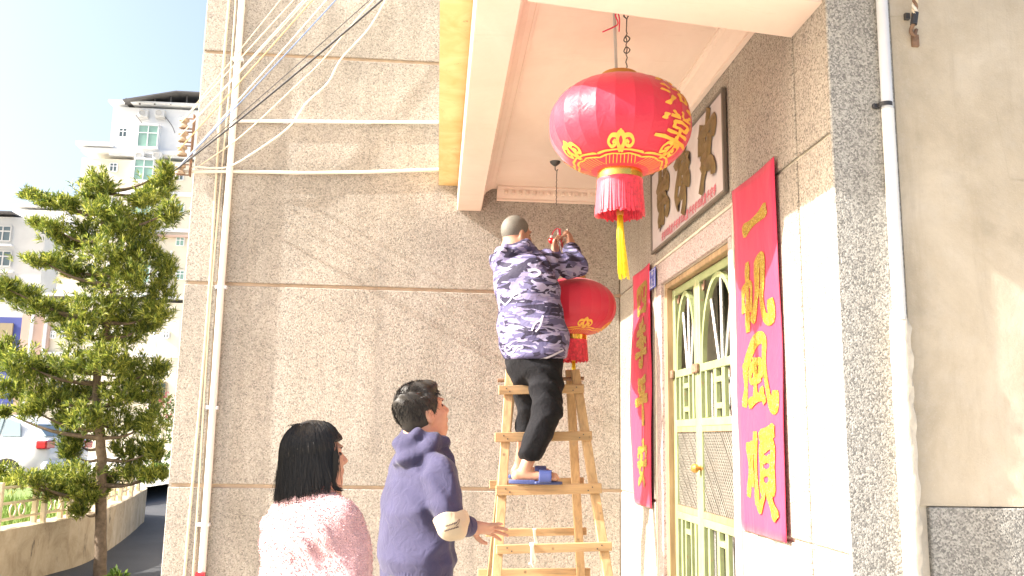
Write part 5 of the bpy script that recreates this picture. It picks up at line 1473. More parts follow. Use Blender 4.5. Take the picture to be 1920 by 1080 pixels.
def hand_sdf(P, w, d, n, side, s=1.0, curl=.5, spread=.16, thumb=.6, palm_k=.012):
    """w wrist, d hand direction, n palm normal (towards the palm), side: +1 thumb on d x n side"""
    d = np.asarray(d, float); d /= np.linalg.norm(d); n = np.asarray(n, float); n = n - d * n.dot(d); n /= np.linalg.norm(n)
    t = np.cross(d, n) * side
    B = np.stack([d, t, n])
    w = np.asarray(w, float)
    q = ((P - w.astype(np.float32)) @ B.T.astype(np.float32)) / s
    out = ell(q, (.046, 0, 0), (.052, .040, .015))
    out = smin(out, cap(q, (-.02, 0, 0), (.03, 0, 0), .024, .026), .02)
    for i, (y, L) in enumerate(((.031, .072), (.011, .080), (-.009, .074), (-.028, .058))):
        a = np.array([.082 - abs(y - .008) * .25, y, .0]); ang = spread * (1.2 - i * .85)
        cu = curl * (1 + .12 * i)
        p = [a]; th = cu * .35
        for seg in (.45, .31, .24):
            dv_ = np.array([math.cos(th) * math.cos(ang), math.cos(th) * math.sin(ang), math.sin(th)])
            p.append(p[-1] + dv_ * L * seg); th += cu * .9
        out = smin(out, chain(q, [a - [.02, 0, 0]] + p, [.0095, .0095, .0085, .0078, .0062]), .005)
    b = np.array([.018, .028, .004])
    p1 = b + np.array([math.cos(thumb), math.sin(thumb), .25]) * .036; p2 = p1 + np.array([math.cos(thumb * .6 - curl * .2), math.sin(thumb * .6 - curl * .2), .2 + curl * .4]) * .028; p3 = p2 + np.array([math.cos(thumb * .3), math.sin(thumb * .3), curl * .5]) * .022
    out = smin(out, chain(q, [b, p1, p2, p3], [.015, .0115, .010, .0075]), .008)
    return out * s
def strands(m, starts, width):
    """thin ribbons through given point lists"""
    for pts in starts:
        P = [np.asarray(p, float) for p in pts]; n = len(P); b = len(m.v)
        for i, p in enumerate(P):
            t = P[min(i + 1, n - 1)] - P[max(i - 1, 0)]
            s = np.cross(t, [0.2, -1, 0.15]); s /= (np.linalg.norm(s) + 1e-9)
            w = width * (1 - .75 * i / (n - 1)) * .5
            m.v += [tuple(p - s * w), tuple(p + s * w)]
        for i in range(n - 1): a = b + 2 * i; m.f.append((a, a + 1, a + 3, a + 2))
    return m
def drape(target, pts2, Y, width, mat, name, parent, closed=False, off=.004, per=5):
    """ribbon laid on a garment: photo-side points shot straight into the cloth"""
    me = target.data; wl = wloc(target)
    tree = BVHTree.FromPolygons([tuple(v.co + wl) for v in me.vertices], [tuple(p.vertices) for p in me.polygons])
    eye = Vector((0, 0, EYE))
    if closed: pts2 = pts2 + [pts2[0]]
    c = catmull(pts2, per); m = MB(); n = len(c); good = []
    for i, p in enumerate(c):
        t = c[min(i + 1, n - 1)] - c[max(i - 1, 0)]; t = t / (np.linalg.norm(t) + 1e-9); row = []
        for s in (-1, 1):
            q = atY(p[0] - t[1] * s * width, p[1] + t[0] * s * width, Y)
            d = (Vector(q) - eye).normalized()
            hit = tree.ray_cast(Vector(q) - d * 1.2, d)
            if hit[0] is None: row = None; break
            nn = hit[1] if hit[1].dot(d) < 0 else -hit[1]
            row.append(tuple(hit[0] + nn * off))
        good.append(row)
    for i in range(n - 1):
        if good[i] and good[i + 1]:
            b = len(m.v); m.v += [good[i][0], good[i][1], good[i + 1][1], good[i + 1][0]]; m.f.append((b, b + 1, b + 2, b + 3))
    if m.v: return obj(name, m.v, m.f, M[mat], parent)

# ---------------------------------------------------------------- man on the ladder
YM = 5.22
pm = empty('person', (*atY(1000, 917, 5.09)[:2], fp(1000, 905)[2]), 'person in lilac camouflage jacket standing on the ladder and hanging a lantern', 'person')
az = R_(42); F2 = (math.cos(az), math.sin(az)); RT = np.array([math.sin(az), -math.cos(az), 0])
hc = atY(969, 441, YM + .02); HB = basis(R_(28), R_(-2)); HS = .92
neck0 = hc + np.array([-.02, -.01, -.06]); neck1 = atY(966, 478, YM + .02)
sh_r = atY(1004, 494, YM) + RT * .04; el_r = atY(1078, 500, YM + .06); wr_r = atY(1071, 464, YM + .17)
sh_l = atY(944, 488, YM + .16); el_l = atY(1020, 505, YM + .33); wr_l = atY(1040, 474, YM + .22)
pel = atY(1002, 672, YM)
hp_r = pel + RT * .085 + [0, 0, -.05]; hp_l = pel - RT * .085 + [0, 0, -.05]
rung_top = fp(1000, 917)[2] + .029
ft_y = fp(1000, 917)[1] - .030
kn_r = atY(1026, 770, YM - .10); an_r = np.array([atY(986, 872, ft_y)[0], ft_y + .005, rung_top + .095])
heel_r = np.array([atY(970, 905, ft_y)[0], ft_y + .01, rung_top + .045]); toe_r = np.array([atY(1038, 905, ft_y)[0], ft_y - .02, rung_top + .040])
rr_top = rp(1000, 906)[2] + .025; fl_y = rp(1000, 906)[1] + .03
kn_l = atY(996, 760, YM + .16); an_l = np.array([atY(976, 850, fl_y)[0], fl_y, rr_top + .095]); heel_l = np.array([atY(968, 880, fl_y)[0], fl_y, rr_top + .045]); toe_l = np.array([atY(1024, 890, fl_y)[0], fl_y - .01, rr_top + .040])
def man_body(P):
    d = head_sdf(P, hc, HB, HS)
    d = smin(d, cap(P, neck0, neck1, .056, .062), .03)
    d = smin(d, chain(P, [neck1, pel], [.09, .11]), .06)
    d = smin(d, chain(P, [sh_r, el_r, wr_r], [.05, .042, .028]), .02)
    d = smin(d, chain(P, [sh_l, el_l, wr_l], [.05, .042, .028]), .02)
    d = smin(d, hand_sdf(P, wr_r, (-.10, .05, 1), (-.9, .45, -.05), -1, .98, 1.25, .05, .9), .012)
    d = smin(d, hand_sdf(P, wr_l, (.02, -.02, 1), (.9, -.3, 0), 1, .98, 1.25, .05, .9), .012)
    for h, k, a, he, to in ((hp_r, kn_r, an_r, heel_r, toe_r), (hp_l, kn_l, an_l, heel_l, toe_l)):
        d = smin(d, chain(P, [h, k, a], [.075, .052, .036]), .03)
        d = smin(d, cap(P, he, to, .034, .026), .03)
        tv = (to - he) / np.linalg.norm(to - he); sv = np.array([-tv[1], tv[0], 0])
        for j in range(5):
            b = to + sv * (.026 - .013 * j) + tv * .0
            d = smin(d, cap(P, b - tv * .03 - [0, 0, .004], b + tv * (.022 - .004 * abs(j - 1)) - [0, 0, .008], .012, .010), .006)
    return d
smesh('body', man_body, (.25, 4.9, EYE - .35), (1.0, 5.75, EYE + 1.42), .0055, 'skin', pm)
eyes(hc, HB, HS, pm)
def man_hair(P):
    q = ((P - np.asarray(hc, np.float32)) @ HB.T.astype(np.float32)) / HS
    d = ell(q, (-.015, 0, .030), (.101, .080, .101))
    low = np.interp(q[:, 0], [-.12, -.06, -.01, .01, .04, .055, .12], [-.045, -.05, -.035, -.005, .02, .06, .075])
    return smax(d, low - q[:, 2], .006) * HS
smesh('hair', man_hair, hc - .16, hc + .16, .005, 'stubble', pm)
# jacket
jz = [EYE + .46, EYE + .56, EYE + .75, EYE + .95, EYE + 1.06, EYE + 1.115]
jc = [atY(1003, 668, YM), atY(1001, 640, YM), atY(994, 580, YM), atY(984, 525, YM), atY(972, 488, YM), atY(967, 470, YM)]
def man_jacket(P):
    d = column(P, jz, [c[0] for c in jc], [c[1] for c in jc], [.225, .232, .226, .215, .185, .10], [.172, .176, .166, .148, .118, .09], F2, .03)
    d = smin(d, chain(P, [sh_r, el_r], [.082, .070]), .06)
    d = smin(d, chain(P, [el_r, wr_r - (wr_r - el_r) * .22], [.068, .052]), .025)
    d = smin(d, chain(P, [sh_l, el_l], [.082, .070]), .06)
    d = smin(d, chain(P, [el_l, wr_l - (wr_l - el_l) * .22], [.068, .052]), .025)
    # folds
    arm = np.minimum(cap(P, sh_r, el_r, .1, .1), cap(P, sh_l, el_l, .1, .1))
    wgt = np.clip(1 - arm / .06, 0, 1)
    fo_ = .006 * wav(P, (9, 4, 26), .4, (7, 5, 5)) + .004 * wav(P, (-14, 6, 38), 1.9, (9, 3, 8))
    fa = .009 * wav(P, (62, 20, 26), 1.0, (11, 9, 16))
    d = d + fo_ * (1 - wgt) + fa * wgt
    # hood lump behind the neck
    hb = atY(949, 478, YM - .02)
    hood = ell(P, hb, (.062, .085, .046), np.stack([[.80, 0, .60], [0, 1, 0], [-.60, 0, .80]]))
    hood = smin(hood, chain(P, [atY(936, 488, YM - .02), atY(952, 468, YM - .09), atY(985, 460, YM - .10), atY(1002, 468, YM - .04)], [.032, .034, .032, .026], .02), .02)
    hood = hood + .006 * wav(P, (50, 12, -46), .3, (14, 9, 7))
    d = smin(d, hood, .012)
    # opening for the neck
    d = smax(d, -cap(P, neck0 + [0, 0, .05], neck1 + [0, 0, .04], .066, .060), .01)
    return d
jk = smesh('jacket', man_jacket, (.16, 4.85, EYE + .42), (1.02, 5.72, EYE + 1.26), .0062, 'camo', pm)
hem = [tuple(p) for p in [(944, 683), (970, 681), (1000, 676), (1030, 668), (1056, 656)]]
drape(jk, hem, YM, 1.6, 'print_white', 'hem_piping', pm)
def heart(x, y, s): return [(x, y + s), (x - s * .85, y + s * .1), (x - s * .95, y - s * .6), (x - s * .45, y - s * .9), (x, y - s * .35), (x + s * .5, y - s * .85), (x + s * 1.0, y - s * .5), (x + s * .8, y + s * .15)]
for (x, y, s) in ((948, 560, 12), (957, 656, 10)):
    drape(jk, heart(x, y, s), YM, 1.3, 'print_white', 'heart_print', pm, True)
    drape(jk, [(x + s, y - s * .3), (x + s * 1.9, y - s * .8), (x + s * 2.4, y - s * .5), (x + s * 1.5, y - s * .1)], YM, 1.1, 'print_white', 'scroll_print', pm)
drape(jk, [(990, 508), (1004, 506), (1012, 512), (1003, 518), (992, 514)], YM, 2.6, 'print_white', 'scroll_print', pm)
drape(jk, [(997, 620), (1004, 606), (1014, 600), (1018, 592), (1012, 612), (1004, 622)], YM, 1.6, 'print_white', 'scroll_print', pm)
# trousers
cuff_r = kn_r + (an_r - kn_r) * .76; cuff_l = kn_l + (an_l - kn_l) * .45
def man_trousers(P):
    d = ell(P, pel + [0, 0, -.01], (.155, .15, .13))
    for h, k, c in ((hp_r, kn_r, cuff_r), (hp_l, kn_l, cuff_l)):
        d = smin(d, chain(P, [h, k, c], [.112, .088, .072], .03), .05)
        ax = (c - k) / np.linalg.norm(c - k)
        d = smax(d, (P - c.astype(np.float32)) @ ax.astype(np.float32), .008)
        d = smin(d, cap(P, c - ax * .035, c - ax * .012, .078, .076), .004) if k is kn_r else d
        d = smax(d, (P - c.astype(np.float32)) @ ax.astype(np.float32) - .004, .004) if False else d
    d = d + .013 * np.sqrt(wav(P, (14, 6, 20), .7, (12, 5, 9)) ** 2 + .04) + .008 * np.sqrt(wav(P, (-16, 8, 26), 2.2, (15, 9, 6)) ** 2 + .03) - .012
    return d
smesh('trousers', man_trousers, (.30, 4.9, EYE - .12), (.90, 5.62, EYE + .56), .006, 'trousers_black', pm)
def slipper(he, to, par, back):
    tv = (to - he) / np.linalg.norm(to - he); sv = np.array([-tv[1], tv[0], 0]); mid = (he + to) / 2
    L = np.linalg.norm(to - he) / 2 + .048
    Bm = np.stack([tv, sv, np.cross(tv, sv)])
    zsole = he[2] - .045
    def f(P):
        q = (P - mid.astype(np.float32)) @ Bm.T.astype(np.float32)
        sole = np.maximum(np.sqrt((q[:, 0] / L) ** 2 + (q[:, 1] / (.046 - .006 * np.sign(-q[:, 0]))) ** 2) - 1, 0) * .045 + np.minimum(np.sqrt((q[:, 0] / L) ** 2 + (q[:, 1] / .046) ** 2) - 1, 0) * .045
        z = P[:, 2] - zsole
        sole = np.maximum(sole, np.maximum(-z, z - (.018 + .006 * (q[:, 0] < 0))))
        # strap over the forefoot
        st = np.abs(np.sqrt((q[:, 1] / .050) ** 2 + ((z - .022) / .054) ** 2) - 1) * .05 - .005
        st = np.maximum(st, np.maximum(np.abs(q[:, 0] - .055) - .036, .012 - z))
        return np.minimum(sole, st)
    smesh('slipper', f, mid - [.19, .19, .10], mid + [.19, .19, .08], .004, 'slipper', par)
slipper(heel_r, toe_r, pm, 0); slipper(heel_l, toe_l, pm, 1)

# ---------------------------------------------------------------- young man in the hoodie
YY = 3.9
py_ = empty('person', (*atY(785, 1060, YY)[:2], 0.004), 'person in slate-violet hoodie with cream sleeve bands looking up beside the ladder', 'person')
az = R_(27); F2b = (math.cos(az), math.sin(az)); RTb = np.array([math.sin(az), -math.cos(az), 0])
hcb = atY(794, 773, YY); HBb = basis(R_(24), R_(20)); HSb = 1.0
nk0 = hcb + np.array([-.02, 0, -.07]); nk1 = atY(794, 836, YY)
sr = atY(828, 890, YY - .17); er = atY(846, 982, YY - .23); wr = atY(884, 988, YY - .15)
sl = atY(770, 880, YY + .17); el2 = atY(765, 985, YY + .25); wl2 = atY(800, 1040, YY + .30)
pelb = atY(782, 1085, YY)
gz = .004
kr, kl = np.array([pelb[0] + .07, YY - .10, .50]), np.array([pelb[0] + .02, YY + .09, .50])
ar, al = np.array([pelb[0] + .02, YY - .11, .09]), np.array([pelb[0] - .03, YY + .09, .09])
def ym_body(P):
    d = head_sdf(P, hcb, HBb, HSb)
    d = smin(d, cap(P, nk0, nk1, .052, .058), .03)
    d = smin(d, chain(P, [nk1, pelb], [.09, .11]), .06)
    d = smin(d, chain(P, [sr, er, wr], [.045, .038, .027]), .02)
    d = smin(d, chain(P, [sl, el2, wl2], [.045, .038, .027]), .02)
    d = smin(d, hand_sdf(P, wr, (1, .05, -.10), (.15, -.55, -.80), 1, .98, .10, .46, 1.1), .012)
    d = smin(d, hand_sdf(P, wl2, (.6, .1, -.6), (.3, -.8, -.2), -1, .95, .5, .1, .6), .012)
    for h, k, a in ((pelb + RTb * .08, kr, ar), (pelb - RTb * .08, kl, al)):
        d = smin(d, chain(P, [h, k, a], [.08, .055, .04]), .03)
        d = smin(d, cap(P, a - [0, 0, .03], a + [.12, .05, -.05], .04, .03), .03)
    return d
smesh('body', ym_body, (-.40, 3.45, -.02), (.50, 4.4, EYE + .36), .0055, 'skin', py_)
eyes(hcb, HBb, HSb, py_)
LOWX = [-.12, -.07, -.03, -.012, .006, .018, .034, .048, .075, .12]; LOWZ = [-.062, -.098, -.092, -.045, .016, -.022, -.010, .028, .058, .068]
def ym_hair(P):
    q = (P - np.asarray(hcb, np.float32)) @ HBb.T.astype(np.float32)
    d = ell(q, (-.018, 0, .034), (.108, .086, .104))
    d = smin(d, ell(q, (-.055, 0, -.035), (.056, .064, .06)), .03)
    d = smin(d, ell(q, (.040, 0, .098), (.055, .06, .026)), .03)
    d = d + .0035 * wav(q, (60, 90, 10), .2, (30, 22, 25)) + .002 * wav(q, (150, 30, 40), 1.2, (40, 22, 25))
    low = np.interp(q[:, 0], LOWX, LOWZ)
    return smax(d, low - q[:, 2], .006)
smesh('hair', ym_hair, hcb - .18, hcb + .19, .0042, 'hair', py_)
# short tufts over the cap of hair
def tufts(c, B, s, n, low, cen, rad_, length, flow):
    out = []
    for k in range(n):
        a = random.uniform(-math.pi, math.pi); b = math.asin(random.uniform(-.75, 1))
        dn = np.array([math.cos(b) * math.cos(a), math.cos(b) * math.sin(a), math.sin(b)])
        p = np.array(cen) + dn * np.array(rad_)
        if p[2] < np.interp(p[0], LOWX, LOWZ) + .012: continue
        fl = flow(p, dn); fl = fl - dn * fl.dot(dn); fl /= (np.linalg.norm(fl) + 1e-6)
        L = length * random.uniform(.6, 1.25); pts = []
        for t in (0, .33, .66, 1.0):
            q = p + fl * L * t + dn * (.004 * t + .006 * t * t) - dn * .003
            pts.append(np.asarray(c) + (q * s) @ B)
        out.append(pts)
    return out
m = MB(); strands(m, tufts(hcb, HBb, HSb, 2600, 0, (-.018, 0, .034), (.108, .086, .104), .026, lambda p, dn: np.array([.5 if p[2] > .08 else -.15, random.gauss(0, .3), -.9 if p[2] < .09 else .35]) + np.array([random.gauss(0, .25), random.gauss(0, .25), random.gauss(0, .2)])), .0028)
o = obj('hair_strands', m.v, m.f, M['hair'], py_); o['kind'] = 'stuff'
hz_ = [EYE - .575, EYE - .50, EYE - .36, EYE - .18, EYE - .07, EYE - .015]
hcx = [atY(780, 1062, YY), atY(780, 1040, YY), atY(782, 985, YY), atY(788, 910, YY), atY(793, 870, YY), atY(795, 845, YY)]
def ym_hoodie(P):
    d = column(P, hz_, [c[0] for c in hcx], [c[1] for c in hcx], [.205, .232, .238, .225, .175, .09], [.128, .150, .150, .128, .100, .08], F2b, .025)
    d = smin(d, chain(P, [sr, sr + (er - sr) * .80], [.082, .070]), .022)
    d = smin(d, chain(P, [er, wr - (wr - er) * .30], [.050, .042]), .012)
    d = smin(d, chain(P, [sl, el2], [.085, .070]), .05)
    d = smin(d, chain(P, [el2, wl2 - (wl2 - el2) * .25], [.066, .050]), .02)
    lowz = np.clip((P[:, 2] - (EYE - .52)) / .06, 0, 1)
    d = d + lowz * (.019 * np.sqrt(wav(P, (17, 11, -5), 1.3, (5, 3, 8)) ** 2 + .06) - .011 + .008 * np.sqrt(wav(P, (18, 3, 15), 2.9, (7, 5, 6)) ** 2 + .06) - .005) + .003 * wav(P, (60, 30, 22), .1, (20, 12, 10))
    # waistband: ribbed, drawn in
    band = np.abs(P[:, 2] - (EYE - .548)) < .03
    hb = atY(766, 846, YY - .02)
    hood = chain(P, [atY(758, 862, YY - .10), atY(752, 832, YY - .03), atY(763, 812, YY + .02)], [.030, .032, .026], .02)
    hood = smin(hood, chain(P, [atY(752, 866, YY - .02), atY(775, 858, YY - .10), atY(806, 838, YY - .115), atY(832, 826, YY - .07)], [.036, .040, .036, .026], .02), .03)
    hood = smin(hood, chain(P, [atY(760, 816, YY + .04), atY(784, 814, YY - .085), atY(812, 822, YY - .10), atY(836, 832, YY - .03)], [.020, .022, .024, .022], .02), .018)
    hood = smin(hood, ell(P, atY(775, 838, YY - .03), (.075, .085, .055)), .02)
    hood = hood + .009 * np.sqrt(wav(P, (20, 5, -30), .3, (10, 7, 7)) ** 2 + .03) - .005
    d = smin(d, hood, .010)
    d = smax(d, -cap(P, nk0 + [0.01, 0, .05], nk1 + [.01, 0, .02], .068, .058), .008)
    return d
hd = smesh('hoodie', ym_hoodie, (-.34, 3.50, EYE - .62), (.40, 4.32, EYE + .10), .0058, 'hoodie', py_)
def ribbed(P):
    d = column(P, [EYE - .60, EYE - .59, EYE - .53, EYE - .522], [hcx[0][0]] * 4, [hcx[0][1]] * 4, [.196, .208, .213, .206], [.124, .134, .138, .13], F2b, .008)
    an = np.arctan2(P[:, 1] - hcx[0][1], P[:, 0] - hcx[0][0])
    return d + .002 * np.sin(an * 70)
smesh('waistband', ribbed, (-.34, 3.6, EYE - .62), (.30, 4.2, EYE - .50), .0052, 'hoodie', py_)
bA, bB = sr + (er - sr) * .84, er + (wr - er) * .34
def bandf(P):
    d = chain(P, [bA, er + [.006, 0, .0], bB], [.073, .066, .055], .02)
    ax = (er - sr) / np.linalg.norm(er - sr)
    d = smax(d, -((P - bA.astype(np.float32)) @ ax.astype(np.float32)), .003)
    ax2 = (wr - er) / np.linalg.norm(wr - er)
    d = smax(d, (P - bB.astype(np.float32)) @ ax2.astype(np.float32), .003)
    return d + .003 * wav(P, (40, 20, 50), .1, (12, 12, 10))
sbn = smesh('sleeve_band', bandf, er - .17, er + .17, .0045, 'band', py_)
sbn['label'] = 'cream band round the elbow of the sleeve'
bl_a, bl_b = sl + (el2 - sl) * .8, el2 + (wl2 - el2) * .3
def bandl(P):
    d = chain(P, [bl_a, el2, bl_b], [.078, .0755, .066], .02)
    ax = (el2 - sl) / np.linalg.norm(el2 - sl)
    d = smax(d, -((P - bl_a.astype(np.float32)) @ ax.astype(np.float32)), .003)
    ax2 = (wl2 - el2) / np.linalg.norm(wl2 - el2)
    return smax(d, (P - bl_b.astype(np.float32)) @ ax2.astype(np.float32), .003)
smesh('sleeve_band', bandl, el2 - .17, el2 + .17, .006, 'band', py_)
def cuff(P):
    a, b = er + (wr - er) * .62, er + (wr - er) * .97
    ax = (b - a) / np.linalg.norm(b - a)
    d = cap(P, a, b, .046, .040)
    d = smax(d, (P - b.astype(np.float32)) @ ax.astype(np.float32), .003)
    return smax(d, -((P - a.astype(np.float32)) @ ax.astype(np.float32)), .003)
smesh('cuff', cuff, wr - .13, wr + .10, .004, 'hoodie', py_)
# script print on the band
for row, (x0, y0, n_, dx, dy) in enumerate(((836, 986, 7, 3.0, -1.0), (834, 995, 9, 2.9, -.9))):
    for k in range(n_):
        x, y = x0 + k * dx, y0 + k * dy
        drape(sbn, [(x, y + 1.5), (x + .7, y - 1.4), (x + 1.5, y + 1.2), (x + 2.3, y - .8)], YY - .2, .7, 'ink', 'script_print', py_, False, .002, 3)
drape(sbn, [(852, 984), (857, 978), (861, 974), (860, 980), (855, 986)], YY - .2, .5, 'ink', 'script_print', py_, False, .002, 3)
def ym_trousers(P):
    d = ell(P, pelb + [0, 0, -.0], (.14, .17, .15))
    for h, k, a in ((pelb + RTb * .09, kr, ar), (pelb - RTb * .09, kl, al)):
        d = smin(d, chain(P, [h, k, a + [0, 0, .02]], [.105, .085, .075], .03), .04)
    d = smax(d, .07 - P[:, 2], .01)
    return d + .005 * wav(P, (34, 12, 18), .7, (12, 5, 9))
smesh('trousers', ym_trousers, (-.42, 3.55, 0.02), (.34, 4.3, pelb[2] + .16), .008, 'trousers_grey', py_)
def shoe(name, a, fwd, par, mat):
    fwd = np.array([fwd[0], fwd[1], 0]); 
    c = np.array([a[0], a[1], gz]) + fwd * .06
    def f(P):
        d = smin(cap(P, c - fwd * .08 + [0, 0, .045], c + fwd * .10 + [0, 0, .032], .042, .034), cap(P, c - fwd * .07 + [0, 0, .09], c - fwd * .05 + [0, 0, .05], .042, .042), .03)
        sole = smin(cap(P, c - fwd * .08 + [0, 0, .012], c + fwd * .11 + [0, 0, .012], .046, .044), d, .002)
        d = np.where(P[:, 2] < gz + .024, sole, d)
        return np.maximum(d, gz + .0005 - P[:, 2])
    smesh(name, f, c - [.22, .22, .02], c + [.22, .22, .16], .006, mat, par)
shoe('shoe', ar, F2b, py_, 'plate_white'); shoe('shoe', al, F2b, py_, 'plate_white')

# ---------------------------------------------------------------- woman in pink fleece
YW = 3.0
pw = empty('person', (*atY(585, 1060, YW)[:2], 0.004), 'person in pink teddy fleece with chin-length black hair watching the lantern', 'person')
az = R_(33); F2c = (math.cos(az), math.sin(az)); RTc = np.array([math.sin(az), -math.cos(az), 0])
hcc = atY(594, 858, YW); HBc = basis(R_(24), R_(8)); HSc = .88
wk0 = hcc + np.array([-.02, 0, -.06]); wk1 = atY(592, 945, YW)
wsr = atY(634, 985, YW - .12); wer = atY(662, 1120, YW - .15); wwr = atY(720, 1150, YW - .02)
wsl = atY(540, 985, YW + .14); wel = atY(530, 1120, YW + .19); wwl = atY(580, 1180, YW + .30)
pelc = np.array([atY(585, 1080, YW)[0], YW, .82])
krc, klc = np.array([pelc[0] + .06, YW - .09, .44]), np.array([pelc[0] + .02, YW + .08, .44])
arc_, alc = np.array([pelc[0] + .02, YW - .09, .08]), np.array([pelc[0] - .02, YW + .08, .08])
def w_body(P):
    d = head_sdf(P, hcc, HBc, HSc)
    d = smin(d, cap(P, wk0, wk1, .045, .05), .03)
    d = smin(d, chain(P, [wk1, pelc], [.08, .11]), .06)
    d = smin(d, chain(P, [wsr, wer, wwr], [.042, .036, .025]), .02)
    d = smin(d, chain(P, [wsl, wel, wwl], [.042, .036, .025]), .02)
    d = smin(d, hand_sdf(P, wwr, (1, .3, -.2), (-.2, .2, -1), 1, .9, .5, .1, .6), .012)
    d = smin(d, hand_sdf(P, wwl, (1, -.3, -.2), (-.2, .2, -1), -1, .9, .5, .1, .6), .012)
    for h, k, a in ((pelc + RTc * .08, krc, arc_), (pelc - RTc * .08, klc, alc)):
        d = smin(d, chain(P, [h, k, a], [.085, .055, .04]), .03)
        d = smin(d, cap(P, a - [0, 0, .03], a + [.12, .06, -.045], .036, .028), .03)
    return d
smesh('body', w_body, (-.66, 2.7, -.02), (.02, 3.45, EYE + .12), .0058, 'skin', pw)
eyes(hcc, HBc, HSc, pw)
def bob_r(z):                                # half depth, half width of the bob at height z (head units)
    t = np.clip((.06 - z) / .22, 0, 1)
    return .106 + .014 * t, .092 + .024 * t
def w_hair(P):
    q = ((P - np.asarray(hcc, np.float32)) @ HBc.T.astype(np.float32)) / HSc
    d = ell(q, (-.012, 0, .035), (.110, .094, .106))
    a, b = bob_r(q[:, 2])
    colm = (np.sqrt(((q[:, 0] + .016) / a) ** 2 + (q[:, 1] / b) ** 2) - 1) * .1
    an = np.arctan2(q[:, 1], q[:, 0] + .016)
    hemz = -.098 - .020 * np.cos(an) * -1 + .006 * np.sin(an * 23) + .004 * np.sin(an * 41)
    colm = smax(smax(colm, hemz - q[:, 2], .01), q[:, 2] - .06, .03)
    d = smin(d, colm, .03)
    d = d + .0035 * np.sin(an * 34 + 2 * np.sin(q[:, 2] * 30)) * np.clip((.13 - q[:, 2]) / .05, 0, 1)
    # face opening between the side locks
    open_ = np.maximum(.044 - .42 * np.clip(.0 - q[:, 2], 0, .12) - q[:, 0], q[:, 2] - .052)
    return smax(d, -open_, .012) * HSc
smesh('hair', w_hair, hcc - .22, hcc + .20, .0045, 'hair', pw)
lst = []
for k in range(3600):
    a = random.uniform(-math.pi, math.pi)
    if abs(a) < .98:
        if random.random() < .7: continue
    ztop = random.uniform(-.02, .135); zend = -.102 - .02 * (-math.cos(a)) + random.gauss(0, .017)
    if abs(a) < .92: zend = random.uniform(.045, .075)
    if zend > ztop - .02: continue
    pts = []; j = random.uniform(-.0015, .0055); wob = random.uniform(-.05, .05); flare = abs(random.gauss(0, .010))
    for t in np.linspace(0, 1, 9):
        z = ztop + (zend - ztop) * t
        ra_, rb_ = bob_r(np.array(z))
        if z > .035:
            s_ = math.sqrt(max(0, 1 - ((z - .035) / .108) ** 2)); ra_, rb_ = .112 * s_ + .001, .096 * s_ + .001
            ra_, rb_ = max(ra_, .004), max(rb_, .004)
        else: ra_, rb_ = .112 + .016 * min(1, (.035 - z) / .17), .096 + .022 * min(1, (.035 - z) / .17)
        th = a + wob * t + .02 * math.sin(t * 5 + k) + math.copysign(.45, a) * t * min(1, max(0, (1.5 - abs(a)) / .5)) * (abs(a) > .97)
        e = j + ((flare * t * t) + .004 * t) * (0 if abs(a) < .92 else 1) - (.016 * t * t if abs(a) < 1.35 else 0)
        q = np.array([-.015 + (ra_ + e) * math.cos(th), (rb_ + e) * math.sin(th), z])
        pts.append(hcc + (q * HSc) @ HBc)
    lst.append(pts)
# one lock curling forward under the jaw
for k in range(60):
    o_ = np.array([random.gauss(0, .004), random.gauss(0, .006), random.gauss(0, .004)])
    lst.append([np.asarray(p) + o_ for p in catmull([atY(629, 850, YW - .07), atY(627, 885, YW - .07), atY(624, 903, YW - .07), atY(630, 915, YW - .07), atY(640, 918, YW - .07)], 4)])
# stray hairs at the crown
for k in range(70):
    a = random.uniform(-math.pi, math.pi); p0 = np.array([-.03 + .05 * math.cos(a), .05 * math.sin(a), .130]); d_ = np.array([-.35 + random.gauss(0, .5), random.gauss(0, .5), .45])
    lst.append([hcc + ((p0 + d_ * .020 * t + np.array([0, 0, -.012 * t * t])) * HSc) @ HBc for t in (0, .4, .7, 1.0)])
m = MB(); strands(m, lst, .0026); o = obj('hair_strands', m.v, m.f, M['hair'], pw); o['kind'] = 'stuff'
wz = [EYE - .80, EYE - .62, EYE - .44, EYE - .30, EYE - .215, EYE - .165]
wc = [np.array([pelc[0], YW, 0]), np.array([pelc[0], YW, 0]), atY(585, 1075, YW), atY(583, 990, YW), atY(586, 950, YW), atY(590, 925, YW)]
def w_fleece(P):
    d = column(P, wz, [c[0] for c in wc], [c[1] for c in wc], [.215, .225, .228, .210, .155, .075], [.155, .160, .158, .135, .100, .065], F2c, .03)
    d = smin(d, chain(P, [wsr, wer, wwr - (wwr - wer) * .1], [.080, .068, .048], .02), .045)
    d = smin(d, chain(P, [wsl, wel, wwl - (wwl - wel) * .1], [.080, .068, .048], .02), .045)
    d = d + .010 * wav(P, (22, 14, -16), .9, (7, 4, 6)) * np.clip((EYE - .25 - P[:, 2]) / .1, 0, 1) + .004 * wav(P, (60, 30, 40), .1, (20, 12, 10)) + .0012 * wav(P, (330, 260, 220), .1, (90, 120, 100))
    d = smax(d, -cap(P, wk0 + [0, 0, .06], wk1, .062, .050), .012)
    return d
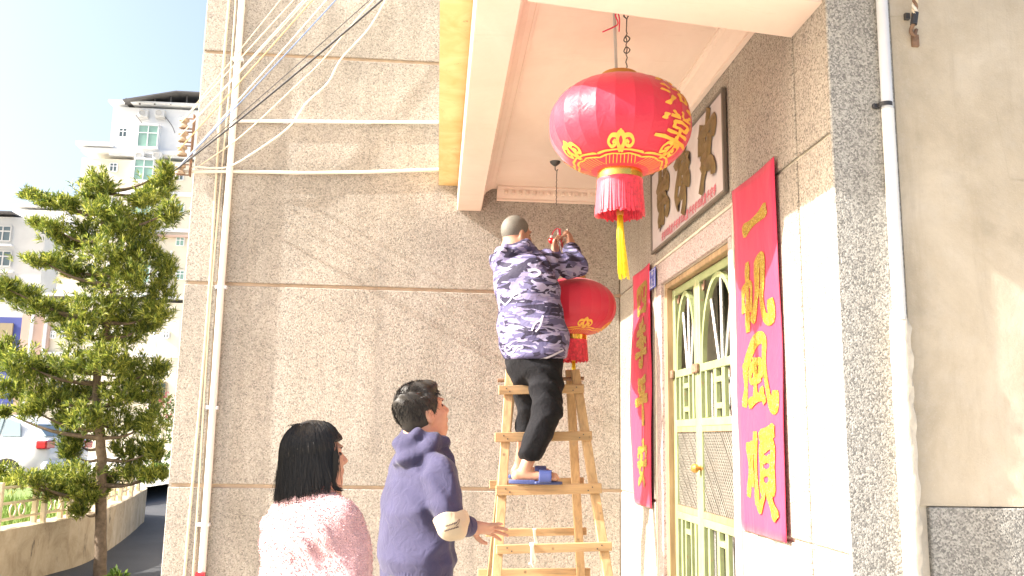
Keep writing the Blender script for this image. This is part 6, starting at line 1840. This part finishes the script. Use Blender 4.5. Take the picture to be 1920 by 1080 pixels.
fl_ = smesh('fleece', w_fleece, (-.74, 2.62, EYE - .84), (.06, 3.42, EYE - .10), .0058, 'sherpa', pw)
# pile of the fleece: short curls standing off the cloth
me = fl_.data; wl_ = np.array(wloc(fl_)); m = MB(); npol = len(me.polygons)
for k in range(9000):
    p = me.polygons[random.randrange(npol)]; c = np.array(p.center) + wl_; nn = np.array(p.normal)
    t1 = np.cross(nn, [random.gauss(0, 1), random.gauss(0, 1), random.gauss(0, 1)]); t1 /= (np.linalg.norm(t1) + 1e-6); t2 = np.cross(nn, t1)
    L = random.uniform(.003, .0065)
    b = len(m.v); w = .0016
    m.v += [tuple(c - t2 * w), tuple(c + t2 * w), tuple(c + nn * L * .8 + t1 * L * .5 + t2 * w), tuple(c + nn * L * .8 + t1 * L * .5 - t2 * w), tuple(c + nn * L * .6 + t1 * L * 1.3)]
    m.f += [(b, b + 1, b + 2, b + 3), (b + 3, b + 2, b + 4)]
o = obj('pile', m.v, m.f, M['sherpa'], pw); o['kind'] = 'stuff'
def collar(P):
    c0, c1_, c2_ = atY(612, 925, YW - .06), atY(632, 938, YW - .05), atY(640, 936, YW + .0)
    return smin(chain(P, [c0, c1_, c2_], [.014, .017, .012], .01), chain(P, [c1_, atY(638, 944, YW - .02)], [.012, .011]), .01)
smesh('collar', collar, atY(625, 935, YW - .03) - .09, atY(625, 935, YW - .03) + .09, .004, 'coral', pw)
def w_trousers(P):
    d = ell(P, pelc, (.15, .17, .15))
    for h, k, a in ((pelc + RTc * .09, krc, arc_), (pelc - RTc * .09, klc, alc)):
        d = smin(d, chain(P, [h, k, a + [0, 0, .02]], [.105, .078, .066], .03), .04)
    return smax(d, .06 - P[:, 2], .01) + .004 * wav(P, (34, 12, 18), .7, (12, 5, 9))
smesh('trousers', w_trousers, (-.72, 2.65, .02), (-.02, 3.38, pelc[2] + .16), .008, 'trousers_grey', pw)
shoe('shoe', arc_, F2c, pw, 'plate_white'); shoe('shoe', alc, F2c, pw, 'plate_white')
